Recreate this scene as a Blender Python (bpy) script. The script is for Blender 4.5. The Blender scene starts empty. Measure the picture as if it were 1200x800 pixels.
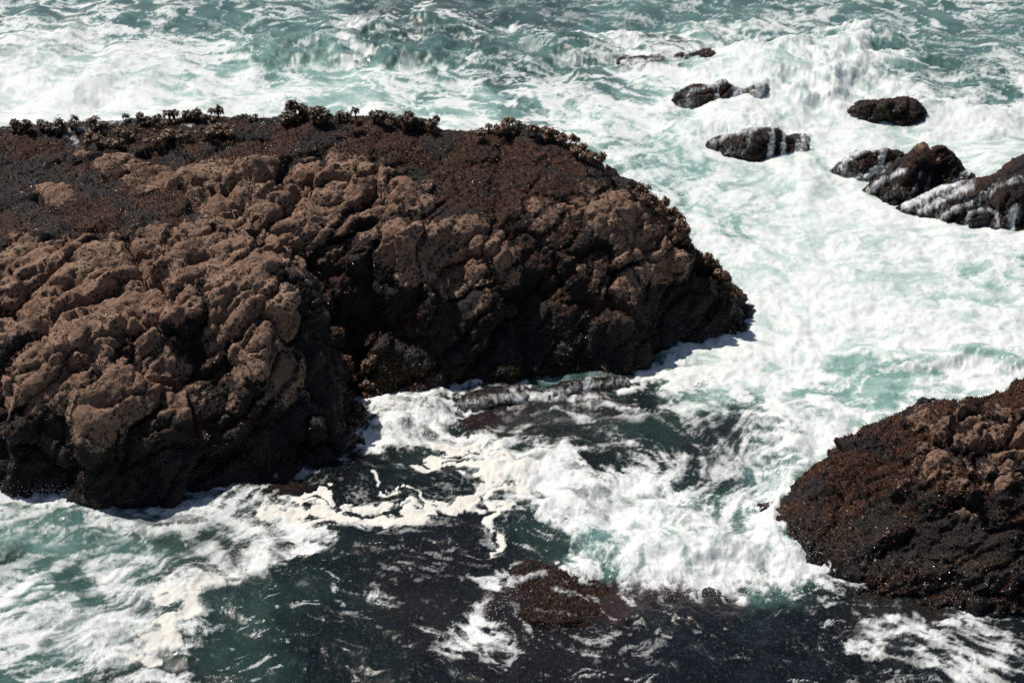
import bpy, math, random, time
import numpy as np
from mathutils import Vector, Matrix
from mathutils.bvhtree import BVHTree

T0 = time.time()
random.seed(7)
RNG = np.random.default_rng(11)
scene = bpy.context.scene
COL = scene.collection

# ------------------------------------------------------------------ camera
CAM_H, PITCH, FPX = 20.0, math.radians(26.0), 2092.0      # height, tilt down, focal length in photo pixels (1200 wide)
cam_d = bpy.data.cameras.new('camera')
cam_d.sensor_width = 36.0
cam_d.lens = FPX / 1200.0 * 36.0
cam_d.clip_start, cam_d.clip_end = 0.5, 9000.0
cam = bpy.data.objects.new('camera', cam_d)
COL.objects.link(cam)
cam.location = (0, 0, CAM_H)
cam.rotation_euler = (math.radians(90) - PITCH, 0, 0)
scene.camera = cam

# ------------------------------------------------------------------ sky, sun, exposure
SUN_EL, SUN_AZ = math.radians(60.0), math.radians(-52.0)   # azimuth from +Y (away from the camera), minus = left
world = bpy.data.worlds.new('World')
scene.world = world
world.use_nodes = True
wn = world.node_tree.nodes
wn.clear()
sky = wn.new('ShaderNodeTexSky')
sky.sky_type = 'NISHITA'
sky.sun_disc = False
sky.sun_elevation = SUN_EL
sky.sun_rotation = SUN_AZ
bg = wn.new('ShaderNodeBackground')
bg.inputs['Strength'].default_value = 0.055
wo = wn.new('ShaderNodeOutputWorld')
world.node_tree.links.new(sky.outputs['Color'], bg.inputs['Color'])
world.node_tree.links.new(bg.outputs['Background'], wo.inputs['Surface'])
sun_d = bpy.data.lights.new('sun', 'SUN')
sun_d.energy = 4.0
sun_d.angle = math.radians(0.53)
sun_d.color = (1.0, 0.935, 0.845)
sun = bpy.data.objects.new('sun', sun_d)
COL.objects.link(sun)
sdir = Vector((math.sin(SUN_AZ) * math.cos(SUN_EL), math.cos(SUN_AZ) * math.cos(SUN_EL), math.sin(SUN_EL)))
sun.rotation_euler = sdir.to_track_quat('Z', 'Y').to_euler()
sun.location = (0, 40, 60)
scene.view_settings.view_transform = 'Standard'
scene.view_settings.look = 'None'
scene.view_settings.exposure = 0.15
scene.view_settings.gamma = 1.0
scene.view_settings.use_curve_mapping = False
scene.cycles.max_bounces = 6
scene.cycles.transparent_max_bounces = 6
scene.cycles.caustics_reflective = False
scene.cycles.caustics_refractive = False

# ------------------------------------------------------------------ helpers: picture position <-> place
SP, CP = math.sin(PITCH), math.cos(PITCH)


def at(px, py, z=0.0):
    """the point at height z which the photograph shows at pixel (px, py)"""
    px = np.asarray(px, float); py = np.asarray(py, float); z = np.asarray(z, float)
    u = (px - 600) / FPX; v = (400 - py) / FPX
    dy = CP + v * SP; dz = -SP + v * CP
    t = (z - CAM_H) / dz
    return np.stack([u * t, dy * t, z + 0 * t], -1)


def px_of(X, Y, Z):
    yc = Y * CP - (Z - CAM_H) * SP
    up = Y * SP + (Z - CAM_H) * CP
    return 600 + FPX * X / yc, 400 - FPX * up / yc


def sstep(a, b, x):
    t = np.clip((x - a) / (b - a), 0, 1)
    return t * t * (3 - 2 * t)


# ------------------------------------------------------------------ helpers: noise
def make_tile(n, seed, kmin, kmax, beta, ax=1.0):
    r = np.random.default_rng(seed)
    f = np.fft.rfft2(r.standard_normal((n, n)))
    ky = np.fft.fftfreq(n, 1 / n)[:, None]; kx = np.fft.rfftfreq(n, 1 / n)[None, :]
    k = np.sqrt((kx * ax) ** 2 + ky ** 2); k[0, 0] = 1
    amp = k ** (-beta) * (1 / (1 + (kmin / k) ** 6)) * np.exp(-(k / kmax) ** 4)
    amp[0, 0] = 0
    t = np.fft.irfft2(f * amp, (n, n))
    t -= t.mean(); t /= t.std()
    return t.astype(np.float32)


def look(T, x, y, period):
    n = T.shape[0]
    fx = (x * (n / period)) % n; fy = (y * (n / period)) % n
    ix = fx.astype(np.int32); iy = fy.astype(np.int32)
    ax = (fx - ix).astype(np.float32); ay = (fy - iy).astype(np.float32)
    ix %= n; iy %= n
    jx = (ix + 1) % n; jy = (iy + 1) % n
    a = T[iy, ix]; b = T[iy, jx]; c = T[jy, ix]; d = T[jy, jx]
    a = a + (b - a) * ax; c = c + (d - c) * ax
    return a + (c - a) * ay


def hash3(ix, iy, iz, s):
    h = (ix.astype(np.uint32) * np.uint32(374761393) + iy.astype(np.uint32) * np.uint32(668265263)
         + iz.astype(np.uint32) * np.uint32(2246822519) + np.uint32((s * 3266489917) & 0xffffffff))
    h = (h ^ (h >> np.uint32(13))) * np.uint32(1274126177)
    h = (h ^ (h >> np.uint32(16))) * np.uint32(2654435761)
    return (h ^ (h >> np.uint32(15)))


def vnoise(P, s=0):
    """smooth 3D gradient noise, about -1..1"""
    Pf = np.floor(P); f = (P - Pf).astype(np.float32); I = Pf.astype(np.int64)
    w = f * f * f * (f * (f * 6 - 15) + 10)
    out = 0
    for dx in (0, 1):
        wx = w[:, 0] if dx else 1 - w[:, 0]
        for dy in (0, 1):
            wy = w[:, 1] if dy else 1 - w[:, 1]
            for dz in (0, 1):
                wz = w[:, 2] if dz else 1 - w[:, 2]
                h = hash3(I[:, 0] + dx, I[:, 1] + dy, I[:, 2] + dz, s)
                gx = ((h & np.uint32(1023)).astype(np.float32) / 511.5 - 1)
                gy = (((h >> np.uint32(10)) & np.uint32(1023)).astype(np.float32) / 511.5 - 1)
                gz = (((h >> np.uint32(20)) & np.uint32(1023)).astype(np.float32) / 511.5 - 1)
                out = out + wx * wy * wz * (gx * (f[:, 0] - dx) + gy * (f[:, 1] - dy) + gz * (f[:, 2] - dz))
    return out * 1.6


def fbm(P, oct=4, s=0, gain=0.5):
    a, o, n = 1.0, 0, 0
    for i in range(oct):
        o = o + a * vnoise(P * (2.03 ** i) + 17.3 * i, s + i); n += a; a *= gain
    return o / n


def worley(P, s=0, jit=0.95, tilt=None):
    """F1, F2 and a random number of the nearest cell"""
    I = np.floor(P).astype(np.int64); n = len(P)
    f1 = np.full(n, 9.0, np.float32); f2 = f1.copy(); cid = np.zeros(n, np.float32)
    for dx in (-1, 0, 1):
        for dy in (-1, 0, 1):
            for dz in (-1, 0, 1):
                J = I + np.array([dx, dy, dz])
                h = hash3(J[:, 0], J[:, 1], J[:, 2], s)
                qx = J[:, 0] + .5 + jit * ((h & np.uint32(1023)) / 1023.0 - .5) - P[:, 0]
                qy = J[:, 1] + .5 + jit * (((h >> np.uint32(10)) & np.uint32(1023)) / 1023.0 - .5) - P[:, 1]
                qz = J[:, 2] + .5 + jit * (((h >> np.uint32(20)) & np.uint32(1023)) / 1023.0 - .5) - P[:, 2]
                d = np.sqrt(qx * qx + qy * qy + qz * qz).astype(np.float32)
                c = ((h * np.uint32(2654435761)) >> np.uint32(8)).astype(np.float32) / 16777216.0
                lt = d < f1
                if tilt is not None:
                    a = (h & np.uint32(4095)).astype(np.float32) * .00153; b = c * 6.2832
                    tilt[:] = np.where(lt, qx * np.cos(a) + qy * np.sin(a) * np.cos(b) + qz * np.sin(b), tilt)
                f2 = np.where(lt, f1, np.minimum(f2, d))
                cid = np.where(lt, c, cid)
                f1 = np.where(lt, d, f1)
    return f1, f2, cid


# ------------------------------------------------------------------ helpers: meshes and properties
def tag(o, label=None, cat=None, group=None, kind=None):
    if label: o['label'] = label
    if cat: o['category'] = cat
    if group: o['group'] = group
    if kind: o['kind'] = kind
    return o


def np_mesh(name, V, F, mat=None, smooth=True):
    """mesh from arrays, F an (n,3) or (n,4) array"""
    me = bpy.data.meshes.new(name)
    k = F.shape[1]
    me.vertices.add(len(V)); me.vertices.foreach_set('co', np.ascontiguousarray(V, np.float32).ravel())
    me.loops.add(F.size); me.loops.foreach_set('vertex_index', np.ascontiguousarray(F, np.int32).ravel())
    me.polygons.add(len(F)); me.polygons.foreach_set('loop_start', np.arange(0, F.size, k, dtype=np.int32))
    if smooth: me.polygons.foreach_set('use_smooth', np.ones(len(F), bool))
    me.update(calc_edges=True)
    if mat: me.materials.append(mat)
    return me


def attr(me, name, arr, typ='FLOAT'):
    a = me.attributes.new(name, typ, 'POINT')
    key = 'vector' if typ == 'FLOAT_VECTOR' else 'value'
    a.data.foreach_set(key, np.ascontiguousarray(arr, np.float32).ravel())


def link(name, me, parent=None):
    o = bpy.data.objects.new(name, me)
    COL.objects.link(o)
    if parent: o.parent = parent
    return o


def get_np(me):
    V = np.empty(len(me.vertices) * 3, np.float32); me.vertices.foreach_get('co', V)
    N = np.empty(len(me.vertices) * 3, np.float32); me.vertices.foreach_get('normal', N)
    return V.reshape(-1, 3), N.reshape(-1, 3)


def grid_faces(r, c):
    a = (np.arange(r - 1)[:, None] * c + np.arange(c - 1)[None, :]).ravel()
    return np.stack([a, a + 1, a + c + 1, a + c], -1)


# ------------------------------------------------------------------ helpers: node materials
class NT:
    def __init__(s, name):
        s.m = bpy.data.materials.new(name); s.m.use_nodes = True
        s.t = s.m.node_tree; s.t.nodes.clear()
        s.out = s.t.nodes.new('ShaderNodeOutputMaterial')

    def n(s, typ, **kw):
        nd = s.t.nodes.new(typ)
        for k, v in kw.items():
            if k.startswith('i_'):
                key = k[2:].replace('_', ' ')
                key = int(key) if key.isdigit() else key
                s.set(nd.inputs[key], v)
            else: setattr(nd, k, v)
        return nd

    def set(s, inp, v):
        if isinstance(v, bpy.types.NodeSocket): s.t.links.new(v, inp)
        elif isinstance(v, bpy.types.Node): s.t.links.new(v.outputs[0], inp)
        else: inp.default_value = v

    def attr(s, name, typ='GEOMETRY'):
        a = s.n('ShaderNodeAttribute', attribute_name=name, attribute_type=typ)
        return a.outputs['Fac']

    def math(s, op, a, b=None, c=None, clamp=False):
        nd = s.n('ShaderNodeMath', operation=op, use_clamp=clamp)
        for i, v in enumerate((a, b, c)):
            if v is not None: s.set(nd.inputs[i], v)
        return nd.outputs[0]

    def ss(s, v, lo, hi, a=0.0, b=1.0):
        nd = s.n('ShaderNodeMapRange', interpolation_type='SMOOTHSTEP')
        s.set(nd.inputs[0], v); s.set(nd.inputs[1], lo); s.set(nd.inputs[2], hi); s.set(nd.inputs[3], a); s.set(nd.inputs[4], b)
        return nd.outputs[0]

    def mix(s, f, a, b):
        nd = s.n('ShaderNodeMix', data_type='RGBA')
        s.set(nd.inputs[0], f); s.set(nd.inputs[6], a); s.set(nd.inputs[7], b)
        return nd.outputs[2]

    def noise(s, scale, detail=4.0, vec=None, rough=0.55, dist=0.0):
        nd = s.n('ShaderNodeTexNoise')
        s.set(nd.inputs['Scale'], scale); s.set(nd.inputs['Detail'], detail)
        s.set(nd.inputs['Roughness'], rough); s.set(nd.inputs['Distortion'], dist)
        if vec is not None: s.set(nd.inputs['Vector'], vec)
        return nd.outputs['Fac']

    def ramp(s, f, stops):
        nd = s.n('ShaderNodeValToRGB'); cr = nd.color_ramp
        while len(cr.elements) < len(stops): cr.elements.new(0.5)
        for e, (p, c) in zip(cr.elements, stops): e.position = p; e.color = (*c, 1)
        s.set(nd.inputs[0], f)
        return nd.outputs[0]


def C4(r, g, b): return (r, g, b, 1.0)


# rock: bare tan stone, brown turf of algae and near-black crust, wet and glossy low down
def rock_material():
    t = NT('sea_rock_stone')
    pos = t.n('ShaderNodeNewGeometry').outputs['Position']
    bare, algae, olive, wet = t.attr('bare'), t.attr('algae'), t.attr('olive'), t.attr('wet')
    n1 = t.noise(1.3, 5, pos); n2 = t.noise(11, 5, pos, 0.65); n3 = t.noise(38, 3, pos, 0.6)
    vo = t.n('ShaderNodeTexVoronoi', feature='F1'); t.set(vo.inputs['Vector'], pos); t.set(vo.inputs['Scale'], 26.0)
    vd = vo.outputs['Distance']
    stone = t.mix(t.ss(n1, .35, .68), C4(.20, .118, .080), C4(.32, .205, .142))
    stone = t.mix(t.ss(n2, .5, .72, 0, .7), stone, C4(.38, .25, .175))
    stone = t.mix(t.ss(n2, .47, .30, 0, .9), stone, C4(.075, .035, .026))
    vp = t.n('ShaderNodeTexVoronoi', feature='F1'); t.set(vp.inputs['Vector'], pos); t.set(vp.inputs['Scale'], 9.0)
    pit = t.math('MULTIPLY', t.ss(vp.outputs['Distance'], .42, .22), t.ss(n1, .40, .56))
    stone = t.mix(t.math('MULTIPLY', pit, .85), stone, C4(.03, .012, .012))
    mpp = t.n('ShaderNodeMapping'); t.set(mpp.inputs['Vector'], t.n('ShaderNodeVectorMath', operation='ADD', i_0=pos, i_1=t.n('ShaderNodeVectorMath', operation='SCALE', i_0=t.n('ShaderNodeTexNoise', i_Scale=3.0, i_Vector=pos).outputs['Color'], i_Scale=.35).outputs[0]).outputs[0])
    mpp.inputs['Rotation'].default_value = (.5, 0, math.radians(42)); mpp.inputs['Scale'].default_value = (1, .38, .8)
    ve = t.n('ShaderNodeTexVoronoi', feature='DISTANCE_TO_EDGE'); t.set(ve.inputs['Vector'], mpp.outputs[0]); t.set(ve.inputs['Scale'], 4.2)
    crack = t.ss(ve.outputs['Distance'], .07, .0)
    crack = t.math('MULTIPLY', crack, t.ss(t.noise(2.2, 2, pos), .46, .62))
    stone = t.mix(t.math('MULTIPLY', crack, .7), stone, C4(.035, .016, .012))
    n4 = t.noise(3.6, 3, pos, .6)
    stone = t.mix(t.ss(n4, .54, .70, 0, .45), stone, C4(.115, .045, .026))
    turf = t.ramp(n2, [(.3, (.008, .004, .004)), (.5, (.036, .011, .005)), (.66, (.10, .031, .010)), (.8, (.17, .062, .018))])
    ol = t.ramp(n2, [(.3, (.015, .008, .004)), (.55, (.075, .036, .010)), (.75, (.20, .12, .028))])
    crust = t.ramp(n3, [(.3, (.005, .0035, .0035)), (.6, (.016, .010, .009)), (.8, (.055, .034, .028))])
    c = t.mix(t.ss(t.math('ADD', algae, t.math('MULTIPLY', t.math('SUBTRACT', n2, .5), 1.2)), .35, .6), crust, turf)
    c = t.mix(t.ss(t.math('ADD', olive, t.math('MULTIPLY', t.math('SUBTRACT', n2, .5), 1.2)), .4, .65), c, ol)
    c = t.mix(t.ss(t.math('ADD', t.attr('green'), t.math('MULTIPLY', t.math('SUBTRACT', n2, .5), 1.2)), .35, .6), c, C4(.035, .10, .015))
    bf = t.ss(t.math('ADD', bare, t.math('MULTIPLY', t.math('SUBTRACT', n2, .5), 1.1)), .42, .58)
    c = t.mix(bf, c, stone)
    c = t.mix(t.math('MULTIPLY', wet, .8), c, C4(.008, .0055, .005))
    p = t.n('ShaderNodeBsdfPrincipled')
    t.set(p.inputs['Base Color'], c)
    rough = t.math('SUBTRACT', .88, t.math('MULTIPLY', wet, .55))
    rough = t.math('SUBTRACT', rough, t.math('MULTIPLY', t.math('SUBTRACT', 1.0, bf), .18))
    t.set(p.inputs['Roughness'], rough)
    t.set(p.inputs['Specular IOR Level'], .35)
    h = t.math('ADD', t.math('MULTIPLY', n2, .05), t.math('MULTIPLY', n3, .02))
    h = t.math('ADD', h, t.math('MULTIPLY', t.math('MINIMUM', vd, .6), t.math('SUBTRACT', .03, t.math('MULTIPLY', bf, .012))))
    h = t.math('SUBTRACT', h, t.math('MULTIPLY', bf, t.math('ADD', t.math('MULTIPLY', crack, .03), t.math('MULTIPLY', pit, .03))))
    b = t.n('ShaderNodeBump'); t.set(b.inputs['Strength'], 1.0); t.set(b.inputs['Distance'], 1.0); t.set(b.inputs['Height'], h)
    t.set(p.inputs['Normal'], b)
    t.set(t.out.inputs['Surface'], p)
    return t.m


def growth_material(name, lo, hi, rough, spec=.5):
    t = NT(name)
    v = t.attr('shade', 'INSTANCER')
    c = t.mix(v, C4(*lo), C4(*hi))
    p = t.n('ShaderNodeBsdfPrincipled')
    t.set(p.inputs['Base Color'], c); t.set(p.inputs['Roughness'], rough); t.set(p.inputs['Specular IOR Level'], spec)
    t.set(t.out.inputs['Surface'], p)
    return t.m


def water_material():
    t = NT('sea_water')
    pos = t.n('ShaderNodeNewGeometry').outputs['Position']
    fs, tint, cream, stain = t.attr('foam'), t.attr('tint'), t.attr('cream'), t.attr('stain')
    mp = t.n('ShaderNodeMapping'); t.set(mp.inputs['Vector'], pos); mp.inputs['Scale'].default_value = (1, .6, 1)
    nf = t.noise(16, 4, mp.outputs[0], .7, .6)
    nb = t.noise(45, 3, pos, .6)
    f = t.math('ADD', fs, t.math('MULTIPLY', t.math('SUBTRACT', nf, .5), t.math('MULTIPLY', t.ss(fs, -.75, -.25), t.math('SUBTRACT', .75, t.math('MULTIPLY', t.attr('soft'), .4)))))
    so = t.attr('soft')
    fa = t.math('MULTIPLY', t.ss(f, t.math('SUBTRACT', -.32, t.math('MULTIPLY', so, .15)), t.math('ADD', .68, t.math('MULTIPLY', so, .5))), t.math('SUBTRACT', 1.0, t.math('MULTIPLY', so, .10)))
    fa = t.math('MULTIPLY', fa, t.ss(nb, .2, .6, .86, 1.0))
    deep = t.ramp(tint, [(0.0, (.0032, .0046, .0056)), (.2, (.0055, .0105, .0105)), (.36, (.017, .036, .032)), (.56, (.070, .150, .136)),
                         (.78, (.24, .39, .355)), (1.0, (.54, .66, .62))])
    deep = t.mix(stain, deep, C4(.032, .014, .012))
    w = t.n('ShaderNodeBsdfPrincipled')
    t.set(w.inputs['Base Color'], deep); t.set(w.inputs['Roughness'], .09); t.set(w.inputs['IOR'], 1.333)
    fc = t.mix(cream, C4(.80, .82, .82), C4(.80, .775, .715))
    g = t.n('ShaderNodeBsdfPrincipled')
    t.set(g.inputs['Base Color'], fc); t.set(g.inputs['Roughness'], .55); t.set(g.inputs['Specular IOR Level'], .35)
    b1 = t.n('ShaderNodeBump'); t.set(b1.inputs['Strength'], .8); t.set(b1.inputs['Distance'], .034); t.set(b1.inputs['Height'], t.noise(7, 5, mp.outputs[0], .68, .4))
    b2 = t.n('ShaderNodeBump'); t.set(b2.inputs['Strength'], 1.0); t.set(b2.inputs['Distance'], .014)
    t.set(b2.inputs['Height'], t.math('ADD', nb, t.math('MULTIPLY', nf, 1.2)))
    t.set(w.inputs['Normal'], b1); t.set(g.inputs['Normal'], b2)
    mx = t.n('ShaderNodeMixShader'); t.set(mx.inputs[0], fa); t.set(mx.inputs[1], w.outputs[0]); t.set(mx.inputs[2], g.outputs[0])
    t.set(t.out.inputs['Surface'], mx)
    return t.m


def veil_material():
    t = NT('running_water')
    v = t.attr('veil')
    pos = t.n('ShaderNodeNewGeometry').outputs['Position']
    mp = t.n('ShaderNodeMapping'); t.set(mp.inputs['Vector'], pos); mp.inputs['Scale'].default_value = (1, .6, .3)
    nf = t.noise(9, 5, mp.outputs[0], .7, .5)
    a = t.ss(t.math('ADD', v, t.math('MULTIPLY', t.math('SUBTRACT', nf, .5), 1.8)), .34, 1.15, 0.0, .92)
    g = t.n('ShaderNodeBsdfPrincipled')
    t.set(g.inputs['Base Color'], C4(.84, .86, .87)); t.set(g.inputs['Roughness'], .4)
    b2 = t.n('ShaderNodeBump'); t.set(b2.inputs['Strength'], 1.0); t.set(b2.inputs['Distance'], .05); t.set(b2.inputs['Height'], nf)
    t.set(g.inputs['Normal'], b2)
    tr = t.n('ShaderNodeBsdfTransparent')
    mx = t.n('ShaderNodeMixShader'); t.set(mx.inputs[0], a); t.set(mx.inputs[1], tr.outputs[0]); t.set(mx.inputs[2], g.outputs[0])
    t.set(t.out.inputs['Surface'], mx)
    return t.m


def plain(name, col, rough=.7, col2=None, scale=20):
    t = NT(name)
    p = t.n('ShaderNodeBsdfPrincipled')
    c = C4(*col)
    if col2:
        c = t.mix(t.ss(t.noise(scale, 4, t.n('ShaderNodeNewGeometry').outputs['Position'], .6), .35, .65), C4(*col), C4(*col2))
    t.set(p.inputs['Base Color'], c); t.set(p.inputs['Roughness'], rough)
    t.set(t.out.inputs['Surface'], p)
    return t.m


M_ROCK = rock_material()
M_WATER = water_material()
M_VEIL = veil_material()
M_MUSSEL = growth_material('mussel_shell', (.003, .0028, .0035), (.027, .019, .020), .2, .75)
M_TURF = growth_material('rockweed_blade', (.007, .003, .0015), (.22, .075, .016), .42, .4)
M_OLIVE = growth_material('olive_weed_blade', (.03, .014, .004), (.24, .13, .03), .5, .4)
M_GREEN = growth_material('green_weed_blade', (.015, .05, .008), (.08, .22, .03), .5, .4)
M_PALM = plain('sea_palm_frond', (.020, .011, .005), .5, (.065, .036, .012), 14)
M_PALMB = plain('sea_palm_frond_rust', (.040, .016, .006), .5, (.12, .052, .015), 14)
M_STIPE = plain('sea_palm_stipe', (.05, .03, .012), .5)
M_SPRAY = plain('spray_drop', (.88, .89, .9), .3)


# ------------------------------------------------------------------ rocks
class Rbf:
    """surface through scattered heights"""
    def __init__(s, P, z, smooth=1e-3, c2=.02):
        s.c2 = c2
        s.c = P.mean(0); s.P = P - s.c
        n = len(P)
        A = np.zeros((n + 3, n + 3)); A[:n, :n] = -np.sqrt(((s.P[:, None] - s.P[None]) ** 2).sum(-1) + c2) + np.eye(n) * smooth
        A[:n, n] = 1; A[:n, n + 1:] = s.P; A[n, :n] = 1; A[n + 1:, :n] = s.P.T
        s.w = np.linalg.solve(A, np.concatenate([z, [0, 0, 0]]))

    def __call__(s, X, Y):
        q = np.stack([X.ravel() - s.c[0], Y.ravel() - s.c[1]], -1)
        out = np.full(len(q), s.w[len(s.P)]) + q @ s.w[len(s.P) + 1:]
        for i, p in enumerate(s.P):
            out -= s.w[i] * np.sqrt((q[:, 0] - p[0]) ** 2 + (q[:, 1] - p[1]) ** 2 + s.c2)
        return out.reshape(X.shape)


def base_shell(name, rbf, x0, x1, y0, y1, step, voxel, blur=1, zlo=-1.0, keep=-.55):
    xs = np.arange(x0, x1, step); ys = np.arange(y0, y1, step)
    X, Y = np.meshgrid(xs, ys)
    Z = rbf(X, Y)
    for _ in range(blur * 2):
        Z[1:-1] = (Z[:-2] + 2 * Z[1:-1] + Z[2:]) / 4; Z[:, 1:-1] = (Z[:, :-2] + 2 * Z[:, 1:-1] + Z[:, 2:]) / 4
    Z = np.maximum(Z, zlo)
    r, c = X.shape
    top = np.stack([X, Y, Z], -1).reshape(-1, 3)
    bot = top.copy(); bot[:, 2] = zlo - .6
    n = r * c
    F = grid_faces(r, c); FB = grid_faces(r, c)[:, ::-1] + n
    def side(idx):
        a = np.array(idx[:-1]); b = np.array(idx[1:])
        return np.stack([b, a, a + n, b + n], -1)
    S = [side(list(range(c))), side(list(range(n - 1, n - c - 1, -1))),
         side(list(range((r - 1) * c, -1, -c))), side(list(range(c - 1, n, c)))]
    me = np_mesh(name, np.concatenate([top, bot]), np.concatenate([F, FB] + S))
    o = bpy.data.objects.new(name, me); COL.objects.link(o)
    m = o.modifiers.new('r', 'REMESH'); m.mode = 'VOXEL'; m.voxel_size = voxel
    dg = bpy.context.evaluated_depsgraph_get()
    me2 = bpy.data.meshes.new_from_object(o.evaluated_get(dg), depsgraph=dg)
    bpy.data.objects.remove(o); bpy.data.meshes.remove(me)
    V, N = get_np(me2)
    F = np.empty(len(me2.loops), np.int32); me2.loops.foreach_get('vertex_index', F)
    F = F.reshape(-1, 4)
    bpy.data.meshes.remove(me2)
    ok = (V[F][:, :, 2].min(1) > keep)
    F = F[ok]
    used = np.unique(F); mp = np.full(len(V), -1); mp[used] = np.arange(len(used))
    return V[used], N[used], mp[F]


STR = None


def strata(P, ang=48, tilt=34, stretch=(1.0, 3.2, 1.35)):
    a = math.radians(ang - 90); c, s = math.cos(a), math.sin(a)
    x = P[:, 0] * c + P[:, 1] * s; y = -P[:, 0] * s + P[:, 1] * c; z = P[:, 2]
    b = math.radians(tilt); cb, sb = math.cos(b), math.sin(b)
    y, z = y * cb + z * sb, -y * sb + z * cb
    return np.stack([x / stretch[0], y / stretch[1], z / stretch[2]], -1)


def vnormals(V, F):
    a, b, c, d = (V[F[:, i]] for i in range(4))
    n = np.cross(c - a, d - b)
    out = np.zeros_like(V)
    for k in range(3):
        out[:, k] = sum(np.bincount(F[:, i], n[:, k], len(V)) for i in range(4))
    return out / (np.linalg.norm(out, axis=1, keepdims=True) + 1e-9)


def crag(V, N, F, amp=1.0, size=1.0, seed=0, bare_w=None, bigk=.30):
    """break the smooth shell up into boulders, ledges and knobs"""
    P = V / size + seed * 3.7
    wp = P + .34 * np.stack([fbm(P * 1.1 + 5, 3, 1), fbm(P * 1.1 + 40, 3, 2), fbm(P * 1.1 + 80, 3, 3)], -1)
    Q = strata(wp, 46, 34, (1.0, 2.1, 1.3)) if seed == 0 else strata(wp, 20 + 40 * (seed % 3), 25, (1, 1.7, 1.1))
    t1 = np.zeros(len(V), np.float32); t2 = t1.copy()
    f1, f2, c1 = worley(Q / 1.15, 4 + seed, .95, t1)
    g1 = np.clip((f2 - f1) / .16, 0, 1) ** .6
    f1, f2, c2 = worley(Q / .48 + 9, 5 + seed, .95, t2)
    g2 = np.clip((f2 - f1) / .20, 0, 1) ** .7
    big = fbm(P * .42, 3, 9)
    k = 1.0 if bare_w is None else bare_w
    flat = sstep(.5, .88, N[:, 2]) * (1 - np.clip((k - .35) / .65, 0, 1))
    D = bigk * big + (.34 * (g1 - .7) + .30 * (c1 - .5)) * (.4 + .6 * k) + (.10 * (g2 - .7) + .10 * (c2 - .5)) * (.5 + .5 * k) + (.42 * t1 + .20 * t2) * (.3 + .7 * k)
    gul = fbm(strata(P, 40, 30, (1, 2.6, 1.6)) * .75 + 7, 3, 15)
    D = D - .16 * np.clip(1 - np.abs(gul) / .12, 0, 1) ** 1.5 * (.4 + .6 * (bigk > .2)) * (1 - flat) * (bigk > .2)
    D = D * (1 - .72 * flat) - .05 * flat
    V1 = V + N * (D * amp * size)[:, None]
    N1 = vnormals(V1, F)
    P = V1 / size + seed
    f1, f2, c3 = worley(strata(P, stretch=(1, 1.5, 1)) / .145 + 3, 6 + seed)
    g3 = np.clip((f2 - f1) / .5, 0, 1)
    D2 = .038 * (g3 - .5) + .055 * fbm(P * 3.1, 4, 12, .55) + .018 * vnoise(P * 14, 3)
    V2 = V1 + N1 * (D2 * amp * size)[:, None]
    crev = 1 - np.minimum(g1, .5 + .5 * g2)
    return V2.astype(np.float32), vnormals(V2, F), crev


def blob_mask(px, py, blobs):
    m = np.zeros(len(px))
    for x, y, rx, ry, a, v in blobs:
        c, s = math.cos(math.radians(a)), math.sin(math.radians(a))
        dx, dy = px - x, -(py - y)
        q = ((dx * c + dy * s) / rx) ** 2 + ((-dx * s + dy * c) / ry) ** 2
        m = np.maximum(m, v * np.exp(-q ** 1.5 * .7))
    return m


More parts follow.
